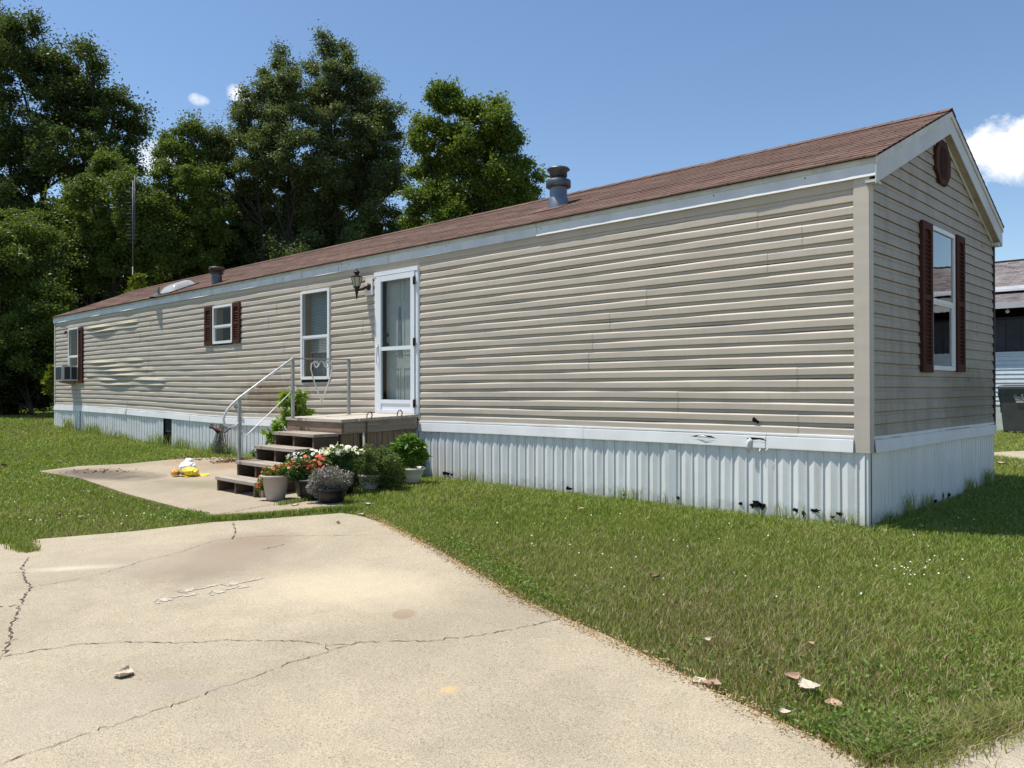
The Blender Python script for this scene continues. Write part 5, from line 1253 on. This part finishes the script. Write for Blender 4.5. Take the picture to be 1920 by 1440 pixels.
# clumps of tall weeds along the skirting
def tuft(x, y, n, hgt, spread, label, wid=.006):
    r = np.random.default_rng(int(abs(x*100)+n)); X = x+r.normal(0, spread, n); Y = y-np.abs(r.normal(0, spread*.35, n)) if y <= 0 else y+r.normal(0, spread, n)
    H = hgt*r.uniform(.35, 1, n); z = gh(X, Y)-.01
    return tag(blades(X, Y, H, np.full(n, wid), .75, 'weed_clump', GM, base=z, rg=r), label, 'weeds', 'weed clumps along the skirting')
for (u, v, n_, hg, sp2, lb) in ((180, 812, 260, .36, .40, 'tall weed clump near the far left end of the skirting'), (128, 803, 150, .45, .2, 'wispy weeds at the far left corner'), (240, 820, 160, .22, .35, 'low weeds along the far skirting'), (298, 832, 120, .38, .22, 'tall weeds just left of the skirting gap'), (345, 840, 150, .34, .3, 'tall weeds just right of the skirting gap'), (395, 850, 260, .3, .35, 'bushy weeds below the dead vine'),
                               (865, 905, 60, .22, .10, 'sparse tall grass below the third skirting panel from the pots'), (1150, 940, 70, .22, .12, 'leafy weeds at the middle of the near skirting'), (1240, 952, 40, .16, .15, 'low weeds near the perforated skirting panel'), (1450, 975, 50, .2, .12, 'thin weeds below the rusted skirting holes'), (1570, 988, 80, .17, .12, 'weeds at the near corner of the skirting')):
    P = gpt(u, v); tuft(P[0], -.03, int(n_*.65), hg*.85, sp2, lb, .006 if u > 600 else .010)
def tuft_e(y, n_, hg, sp2, lb):
    r = np.random.default_rng(n_); X = .04+np.abs(r.normal(0, .03, n_)); Y = y+r.normal(0, sp2, n_); tag(blades(X, Y, hg*r.uniform(.4, 1, n_), np.full(n_, .006), .5, 'weed_clump', GM, base=gh(X, Y)-.01, rg=r), lb, 'weeds', 'weed clumps along the skirting')
tuft_e(.9, 45, .30, .06, 'upright weeds in shade near the front of the end wall'); tuft_e(1.45, 40, .2, .10, 'weeds in shade under the middle of the end wall'); tuft_e(3.0, 70, .22, .12, 'thin weeds two thirds along the end wall'); tuft_e(3.75, 90, .26, .12, 'tall weeds at the far foot of the end wall'); tuft_e(.35, 70, .12, .1, 'dark weeds at the near corner of the end wall')
# small white clover blossoms
Q = []
for (u0, u1, v0, v1, k) in ((0, 380, 880, 990, 150), (1000, 1900, 1010, 1130, 30), (1640, 1740, 1060, 1090, 22), (900, 1500, 960, 1050, 30), (1650, 1910, 960, 1010, 12), (10, 300, 830, 870, 30)):
    for _ in range(k): q = gpt(random.uniform(u0, u1), random.uniform(v0, v1)); Q.append(q[:2])
Q = np.array(Q); k_ = ~(inpoly(DRIVE, Q[:, 0], Q[:, 1]) | inpoly(PATIO, Q[:, 0], Q[:, 1])); Q = Q[k_]; C = np.stack([Q[:, 0], Q[:, 1], gh(Q[:, 0], Q[:, 1])+.035], 1)
tag(flowers(C, .0065, 'clover_blossoms', FW_, None), 'scattered tiny white clover blossoms in the lawn', 'clover', kind='stuff')

# ------------------------------------------------------------------ trees
BARK = M['bark']
def tree(name, label, cat, D, base_u, blobs, nleaf, lsz, lmat, thick=.28, group='trees behind the home', clump=.5, extra=(), shell=.35, up=.25, seed=0, forks=1, gap=.0, dz=1.0):
    rg = np.random.default_rng(1000+seed); r = random.Random(seed)
    b = dpt(base_u, 728, D); b[2] = ghf(b[0], b[1])
    e = empty(name, b, label, cat, group)
    W_ = []
    for (u, v, rp_) in blobs:
        R = rp_*D/FPX; c = dpt(u, v, D+r.uniform(-1, 1)*min(R*1.1, 2.2)); W_.append((c, R))
    tot = sum(R**2 for _, R in W_); C = []; tips = []
    for c, R in W_:
        nc = max(3, int(7*R*R/(clump**2)*.75)); cc = ellip(c, (R, R, R*.92), nc, rg, shell)
        cc = cc[cc[:, 2] > .3]
        dd_ = rg.normal(size=(max(3, nc//4), 3)); dd_ /= np.linalg.norm(dd_, axis=1)[:, None]; dd_[:, 2] = np.abs(dd_[:, 2])*.8+dd_[:, 2]*.2
        sp2 = c+dd_*R*rg.uniform(.95, 1.22, (len(dd_), 1)); sp2 = sp2[sp2[:, 2] > .5]; ns = max(8, int(.35*nleaf*(R*R/tot)/max(1, nc)))
        st2 = sp2[:, None, :]+rg.normal(0, 1, (len(sp2), ns, 3))*np.array([.13, .13, .22])*(clump/.5); C.append(st2.reshape(-1, 3))
        per = max(6, int(1.9*nleaf*(R*R/tot)/max(1, nc)))
        s_ = clump*rg.uniform(.45, 1.15, (len(cc), 1, 1)); L0 = cc[:, None, :]+rg.normal(0, .40, (len(cc), per, 3))*s_*np.array([1, 1, .72]); C.append(L0.reshape(-1, 3))
        tips.append((c, R, cc))
    C = np.concatenate(C)
    V, F_ = leaves(C, lsz*.76, lsz*.48, up, .4, rg=rg); npmesh('crown', V, F_, lmat, e)
    tb = MB(); ctr = np.mean([c for c, _ in W_], 0); top = max(c[2]+R*.5 for c, R in W_); H = top-b[2]
    def lerp(t_, k): 
        off = (k-(forks-1)/2)*.12*H if forks > 1 else 0
        return b+np.array([Rt[0]*off*t_+ (ctr[0]-b[0])*t_, Rt[1]*off*t_+(ctr[1]-b[1])*t_, H*.78*t_])+np.array([math.sin(t_*5+seed+k)*.25*t_, math.cos(t_*4+seed)*.25*t_, 0])
    for k in range(forks):
        tb.tube([lerp(i/9, k) for i in range(10)], [thick*(1-.88*i/9)/(1+.3*(forks-1)) for i in range(10)], 9)
    for c, R, cc in tips:
        t_ = min(.85, max(.12, (c[2]-b[2]-R*.9)/(H*.78)*.75)); k = r.randrange(forks); a = lerp(t_, k); m1 = a+(c-a)*.5+np.array([0, 0, -.06*np.linalg.norm(c-a)]); th = thick*(.42)*(1-t_*.75)
        tb.tube([a, m1, c], [th, th*.6, th*.3], 6, cap=False)
        for q in cc[rg.choice(len(cc), min(len(cc), 7), replace=False)]:
            tb.tube([m1+(c-m1)*r.random(), (c+q)/2+rg.normal(0, .1, 3), q], [th*.32, th*.2, .008], 4, cap=False)
    tb.build('trunk', BARK, e); return e
LM_dark = leaf_mat('cottonwood_leaf', [(.040, .064, .022), (.066, .098, .032), (.112, .145, .048)], .25, .36, .5)
LM_shade = leaf_mat('shade_darkened_leaf', [(.018, .032, .010), (.030, .048, .013), (.05, .072, .02)], .2, .2, .55)  # shade beneath the crowns is put into these darker leaf colours
LM_mid = leaf_mat('bush_leaf', [(.062, .100, .024), (.100, .148, .034), (.155, .205, .056)], .25, .38)
LM_grey = leaf_mat('greygreen_leaf', [(.066, .094, .042), (.104, .139, .060), (.160, .195, .090)], .3, .36, .5)
LM_maple = leaf_mat('maple_leaf', [(.068, .112, .022), (.112, .165, .032), (.175, .23, .050)], .25, .38)
LM_yel = leaf_mat('yellowgreen_leaf', [(.09, .13, .015), (.14, .18, .02), (.20, .22, .03)], .35, .3)
tree('tree', 'tall dark cottonwood tree at the far left of the photo', 'tree', 42, 60, [(20, 90, 62), (-60, 130, 80), (92, 128, 50), (50, 50, 18), (65, 35, 10), (60, 200, 75), (150, 178, 62), (188, 228, 58), (225, 205, 34), (180, 110, 24), (152, 100, 18), (215, 290, 50), (250, 250, 26), (125, 290, 62), (20, 300, 78), (-60, 260, 90), (240, 300, 22), (150, 330, 40), (-60, 400, 80), (30, 385, 50), (262, 205, 12), (0, 45, 28)],
     84000, .19, LM_dark, .42, clump=.75, seed=1, forks=3)
tree('tree', 'rounded yellow green tree right of the cottonwood', 'tree', 31, 200, [(212, 318, 32), (198, 298, 14), (165, 360, 38), (245, 360, 40), (120, 385, 34), (110, 430, 45), (175, 430, 52), (232, 440, 52), (290, 400, 38), (150, 500, 60), (225, 520, 60), (95, 480, 40), (270, 470, 50)], 60000, .13, LM_mid, .2, clump=.5, seed=2, forks=2)
tree('tree', 'feathery locust tree behind the antenna mast', 'tree', 33, 345, [(352, 248, 22), (370, 240, 16), (335, 290, 30), (382, 290, 34), (318, 262, 12), (318, 340, 34), (365, 345, 42), (330, 400, 45), (385, 410, 50), (345, 470, 60), (420, 470, 60), (300, 300, 16)], 46000, .13, LM_mid, .2, clump=.45, seed=3, forks=2)
tree('tree', 'tall grey green tree with the left of the twin pointed tops', 'tree', 34, 520, [(526, 100, 9), (528, 122, 15), (500, 142, 12), (555, 140, 10), (525, 158, 32), (490, 190, 34), (560, 195, 40), (455, 205, 18), (470, 240, 42), (525, 240, 50), (430, 270, 40), (490, 300, 55), (560, 300, 55), (400, 265, 26), (400, 320, 44), (440, 370, 55), (520, 380, 60), (575, 400, 55), (480, 450, 55), (560, 480, 60)],
     88000, .13, LM_grey, .3, clump=.5, seed=4, forks=2, up=0)
tree('tree', 'tallest grey green tree with the right of the twin pointed tops', 'tree', 35, 640, [(603, 62, 8), (606, 85, 14), (622, 105, 12), (645, 92, 10), (655, 108, 14), (590, 130, 16), (620, 140, 32), (662, 140, 26), (690, 165, 22), (612, 190, 42), (668, 195, 46), (700, 165, 9), (708, 215, 30), (635, 250, 56), (700, 265, 52), (738, 300, 28), (750, 205, 7), (725, 350, 36), (625, 330, 60), (690, 340, 62), (650, 410, 65), (720, 420, 42), (600, 450, 60), (690, 480, 60)],
     98000, .13, LM_grey, .32, clump=.5, seed=5, forks=2, up=0)
tree('tree', 'rounded bright green maple tree behind the middle of the roof', 'tree', 31, 880, [(826, 182, 20), (842, 200, 24), (872, 222, 30), (930, 208, 17), (940, 232, 26), (800, 232, 20), (785, 270, 20), (820, 262, 40), (875, 275, 44), (925, 275, 40), (962, 270, 18), (800, 320, 36), (860, 330, 52), (925, 330, 48), (968, 318, 26), (982, 352, 24), (800, 380, 36), (870, 390, 56), (940, 385, 48), (990, 380, 20), (1012, 330, 9), (780, 430, 26), (1008, 395, 16), (850, 440, 50)],
     76000, .15, LM_maple, .26, clump=.5, seed=6, forks=2)
tree('tree', 'lower leafy tree at the left edge below the cottonwood', 'tree', 28, 10, [(15, 425, 30), (45, 440, 30), (80, 455, 26), (0, 490, 60), (60, 510, 50), (110, 500, 24), (-60, 480, 60), (20, 580, 60), (90, 580, 46), (-60, 620, 70), (50, 650, 60), (110, 640, 30)], 60000, .12, LM_mid, .18, clump=.5, seed=7, forks=2)
# understory bushes that close the view below the crowns
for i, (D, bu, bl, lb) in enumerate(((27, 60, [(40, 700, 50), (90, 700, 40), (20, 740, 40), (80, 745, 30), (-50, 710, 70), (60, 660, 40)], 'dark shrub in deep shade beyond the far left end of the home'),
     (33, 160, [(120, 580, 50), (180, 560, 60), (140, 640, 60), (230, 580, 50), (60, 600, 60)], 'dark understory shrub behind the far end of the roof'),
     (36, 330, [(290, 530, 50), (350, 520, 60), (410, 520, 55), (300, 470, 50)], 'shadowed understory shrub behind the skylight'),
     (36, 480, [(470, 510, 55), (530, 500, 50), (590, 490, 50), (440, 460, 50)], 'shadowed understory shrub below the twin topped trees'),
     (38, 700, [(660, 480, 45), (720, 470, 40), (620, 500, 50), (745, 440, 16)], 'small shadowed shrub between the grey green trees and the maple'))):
    tree('shrub', lb, 'shrub', D, bu, bl, 26000, .13, LM_shade, .1, group='understory shrubs', clump=.5, seed=20+i, forks=3)
# dense wood edge much farther back
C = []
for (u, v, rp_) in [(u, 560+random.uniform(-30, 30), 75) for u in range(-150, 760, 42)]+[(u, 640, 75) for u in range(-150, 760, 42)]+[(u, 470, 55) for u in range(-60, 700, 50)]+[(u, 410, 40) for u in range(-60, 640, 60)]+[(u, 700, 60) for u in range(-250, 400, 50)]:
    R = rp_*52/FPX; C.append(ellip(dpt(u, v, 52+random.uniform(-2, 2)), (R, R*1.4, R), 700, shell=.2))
C = np.concatenate(C); C = C[C[:, 2] > .2]; V, F_ = leaves(C, .34, .26, .2); tag(npmesh('distant_wood', V, F_, LM_shade), 'dark unbroken wood far behind the nearer trees', 'wood', kind='stuff')
plant('climbing_vine', 'yellow green vine clinging to the foot of the antenna mast', 'vine', (252, 600), None, [(252, 530, 12), (260, 545, 14), (245, 552, 10), (256, 575, 12), (262, 520, 7)], 900, (.13, .09), LM_yel, None, group=None, xyz=dpt(253, 600, 25), npot=False)
plant('sapling', 'yellow green sapling at the far left corner of the home', 'plant', proj((-23.2, .6, ghf(-23.2, .6))), None, [(96, 705, 6), (90, 718, 8), (94, 735, 8), (96, 690, 5)], 160, (.13, .09), LM_yel, None, group=None, xyz=np.array([-23.2, .6, ghf(-23.2, .6)]), npot=False)

# ------------------------------------------------------------------ antenna mast
AD = 25.2; P = dpt(249, 560, AD); am = empty('antenna_mast', (P[0], P[1], 0), 'thin grey antenna mast with short side elements behind the roof', 'antenna')
top = dpt(245, 338, AD)
mb = MB(); mb.tube([(P[0], P[1], 0), (P[0], P[1], dpt(248, 500, AD)[2])], .022, 8); mb.build('lower_pole', M['mast'], am)
mb = MB(); mb.tube([(P[0], P[1], dpt(248, 520, AD)[2]), (P[0]-.0, P[1], top[2])], .018, 8); mb.tube([(P[0]+.07, P[1]+.03, dpt(248, 450, AD)[2]), (P[0]+.07, P[1]+.03, top[2]+.15)], .012, 6); mb.build('upper_pole', M['mast'], am)
mb = MB()
for k in range(16):
    z = dpt(0, 455, AD)[2]+(k*.115); w_ = .12+.05*(k % 3); mb.tube([(P[0]-Rt[0]*w_, P[1]-Rt[1]*w_, z), (P[0]+Rt[0]*w_*.9, P[1]+Rt[1]*w_*.9, z+.01)], .006, 4)
mb.build('antenna_elements', M['mast'], am)

# ------------------------------------------------------------------ neighbouring home
nh = empty('neighbour_home', (2, 18, .1), 'pale blue sided neighbouring home with grey shingle roof and screened porch', 'house')
NX0, NX1 = -9.0, 13.0; NY = 16.0
mb = MB(); z = .80; k = 0
while z < 2.1:
    mb.hull8([(NX0, NY-.02, z), (NX1, NY-.02, z), (NX1, NY+.02, z), (NX0, NY+.02, z), (NX0, NY-.004, z+.11), (NX1, NY-.004, z+.11), (NX1, NY+.02, z+.11), (NX0, NY+.02, z+.11)]); z += .112; k += 1
mb.box(NX0, NX1, NY-.03, NY+.02, 2.09, 2.14); mb.build('siding', M['blue_siding'], nh)
mb = MB(); mb.box(NX0, NX1, NY-.005, NY+.1, .0, .80); mb.build('block_base', M['block'], nh)
mb = MB(); mb.box(NX0, NX1, NY+.06, NY+.08, 2.14, 3.0); mb.build('porch_screen', M['screen'], nh)
mb = MB(); mb.box(NX0, NX1, NY-.0, NY+.04, 2.98, 3.02)
for x in np.arange(NX0, NX1, .33): mb.box(x, x+.012, NY+.05, NY+.058, 2.14, 2.98)
for x in np.arange(NX0, NX1, 2.4): mb.box(x, x+.06, NY+.03, NY+.05, 2.14, 3.3)
mb.build('screen_frame', M['rubber'], nh)
def roofslab(y0, z0, y1, z1, name, mat, x0=NX0-.3, x1=NX1+.3, t_=.06):
    mb = MB(); n = int(abs(y1-y0)/.14); d = 1
    for i in range(n):
        a, b = i/n, (i+1)/n; ya, yb = y0+(y1-y0)*a, y0+(y1-y0)*b; za, zb = z0+(z1-z0)*a, z0+(z1-z0)*b
        mb.hull8([(x0, ya, za-t_), (x1, ya, za-t_), (x1, yb, zb-t_), (x0, yb, zb-t_), (x0, ya, za+.012), (x1, ya, za+.012), (x1, yb, zb+.001), (x0, yb, zb+.001)])
    return mb.build(name, mat, nh)
roofslab(NY-.35, 3.36, 17.6, 3.80, 'porch_roof', M['grey_roof']); roofslab(17.5, 3.95, 20.6, 5.06, 'main_roof', M['grey_roof']); roofslab(23.7, 3.95, 20.61, 5.06, 'rear_roof', M['grey_roof'])
mb = MB(); mb.box(NX0-.3, NX1+.3, NY-.37, NY-.34, 3.22, 3.37); mb.build('porch_fascia', M['rake'], nh)
mb = MB(); mb.box(NX0-.3, NX1+.3, 17.36, 17.49, 3.84, 3.96); mb.box(NX0-.3, NX1+.3, 17.30, 17.35, 3.82, 3.88); mb.build('gutter', M['white_trim'], nh)
mb = MB(); mb.box(NX0-.3, NX1+.3, 20.5, 20.7, 5.05, 5.09); mb.build('ridge', M['dark_edge'], nh)
mb = MB(); mb.box(NX0, NX1, 17.6, 23.5, .0, 3.9); mb.build('core_wall', M['room'], nh)
mb = MB(); q = ypt(1889, 578, NY-.1); mb.sphere((q[0], NY-.1, 3.16), .05, 8, 6); mb.tube([(q[0], NY-.1, 3.16), (q[0], NY-.1, 3.24)], .012, 5); mb.build('porch_bulb', M['ink'], nh)

# ------------------------------------------------------------------ wheeled bin
BY = 15.0; bl = ypt(1876, 770, BY)[0]; bc = bl+.33; bz = ghf(bc, BY)
bn = empty('wheeled_bin', (bc, BY, bz), 'dark grey wheeled refuse bin with black lid and white lettering', 'bin')
mb = MB()
def ring(z, w, d, yo=0): return [(bc-w, BY-d+yo, z), (bc+w, BY-d+yo, z), (bc+w, BY+d+yo, z), (bc-w, BY+d+yo, z)]
lv = [(.06, .22, .24), (.40, .245, .27), (.95, .285, .32), (.95, .30, .335), (1.07, .31, .345)]
rs_ = [mb.pts(ring(bz+z, w, d)) for z, w, d in lv]
for a, b in zip(rs_[:-1], rs_[1:]):
    for k in range(4): mb.face((a+k, a+(k+1) % 4, b+(k+1) % 4, b+k))
mb.face([rs_[0]+k for k in (3, 2, 1, 0)]); body = mb.build('bin_body', M['grey_bin'], bn)
mb = MB()
ls = [mb.pts(ring(bz+z, w, d, -.01)) for z, w, d in ((1.075, .33, .37), (1.11, .335, .375), (1.14, .31, .34), (1.165, .20, .22))]
for a, b in zip(ls[:-1], ls[1:]):
    for k in range(4): mb.face((a+k, a+(k+1) % 4, b+(k+1) % 4, b+k))
mb.face([ls[-1]+k for k in range(4)]); mb.face([ls[0]+k for k in (3, 2, 1, 0)]); mb.tube([(bc-.34, BY+.28, bz+1.09), (bc-.40, BY+.33, bz+1.10), (bc-.40, BY+.33, bz+1.105)], .02, 6); mb.build('bin_lid', M['black_bin'], bn)
for s in (-1, 1):
    mb = MB(); mb.tube([(bc+s*.23, BY+.18, bz+.12), (bc+s*.29, BY+.18, bz+.12)], .12, 18); mb.build('wheel', M['rubber'], bn)
mb = MB(); mb.hull8([(bc-.315, BY-.1, bz+.70), (bc-.27, BY-.28, bz+.50), (bc-.25, BY-.1, bz+.50), (bc-.27, BY, bz+.55), (bc-.33, BY-.3, bz+.97), (bc-.28, BY-.345, bz+.97), (bc-.28, BY, bz+.97), (bc-.33, BY, bz+.97)]); mb.build('handle_rib', M['grey_bin'], bn)
def text(body_, size, x, z, y, name='lettering'):
    cu = bpy.data.curves.new(name, 'FONT'); cu.body = body_; cu.size = size; cu.align_x = 'LEFT'; cu.extrude = .001
    tmp = bpy.data.objects.new('tmp', cu); COL.objects.link(tmp); dg = bpy.context.evaluated_depsgraph_get(); me = bpy.data.meshes.new_from_object(tmp.evaluated_get(dg)); bpy.data.objects.remove(tmp)
    me.transform(Matrix.Translation((x, y, z)) @ Matrix.Rotation(math.pi/2, 4, 'X')); me.materials.clear(); me.materials.append(M['ink'])
    o = link(me, name, None, None); o.parent = bn; o.matrix_parent_inverse = Matrix.Translation(worldloc(bn)).inverted(); return o
ty = BY-.326
tx = ypt(1901, 747, ty)[0]
text('The', .034, tx+.005, bz+.905, ty); text('Gardens', .085, tx-.005, bz+.845, ty); text('Elkhart, IN', .042, tx+.03, bz+.80, ty)
mb = MB(); mb.box(tx+.04, tx+.20, ty, ty+.002, bz+.772, bz+.782); mb.box(tx+.04, tx+.20, ty, ty+.002, bz+.748, bz+.760); qq = (tx+.17, bz+.925)
mb.poly([(qq[0], ty-.002, qq[1]-.025), (qq[0]+.022, ty-.002, qq[1]), (qq[0], ty-.002, qq[1]+.025), (qq[0]-.022, ty-.002, qq[1])]); mb.build('printed_emblem', M['ink'], bn)

for ob in list(S.objects):
    if ob.type == 'MESH' and ob.parent is None and ob.name.startswith('tmp'): bpy.data.objects.remove(ob)
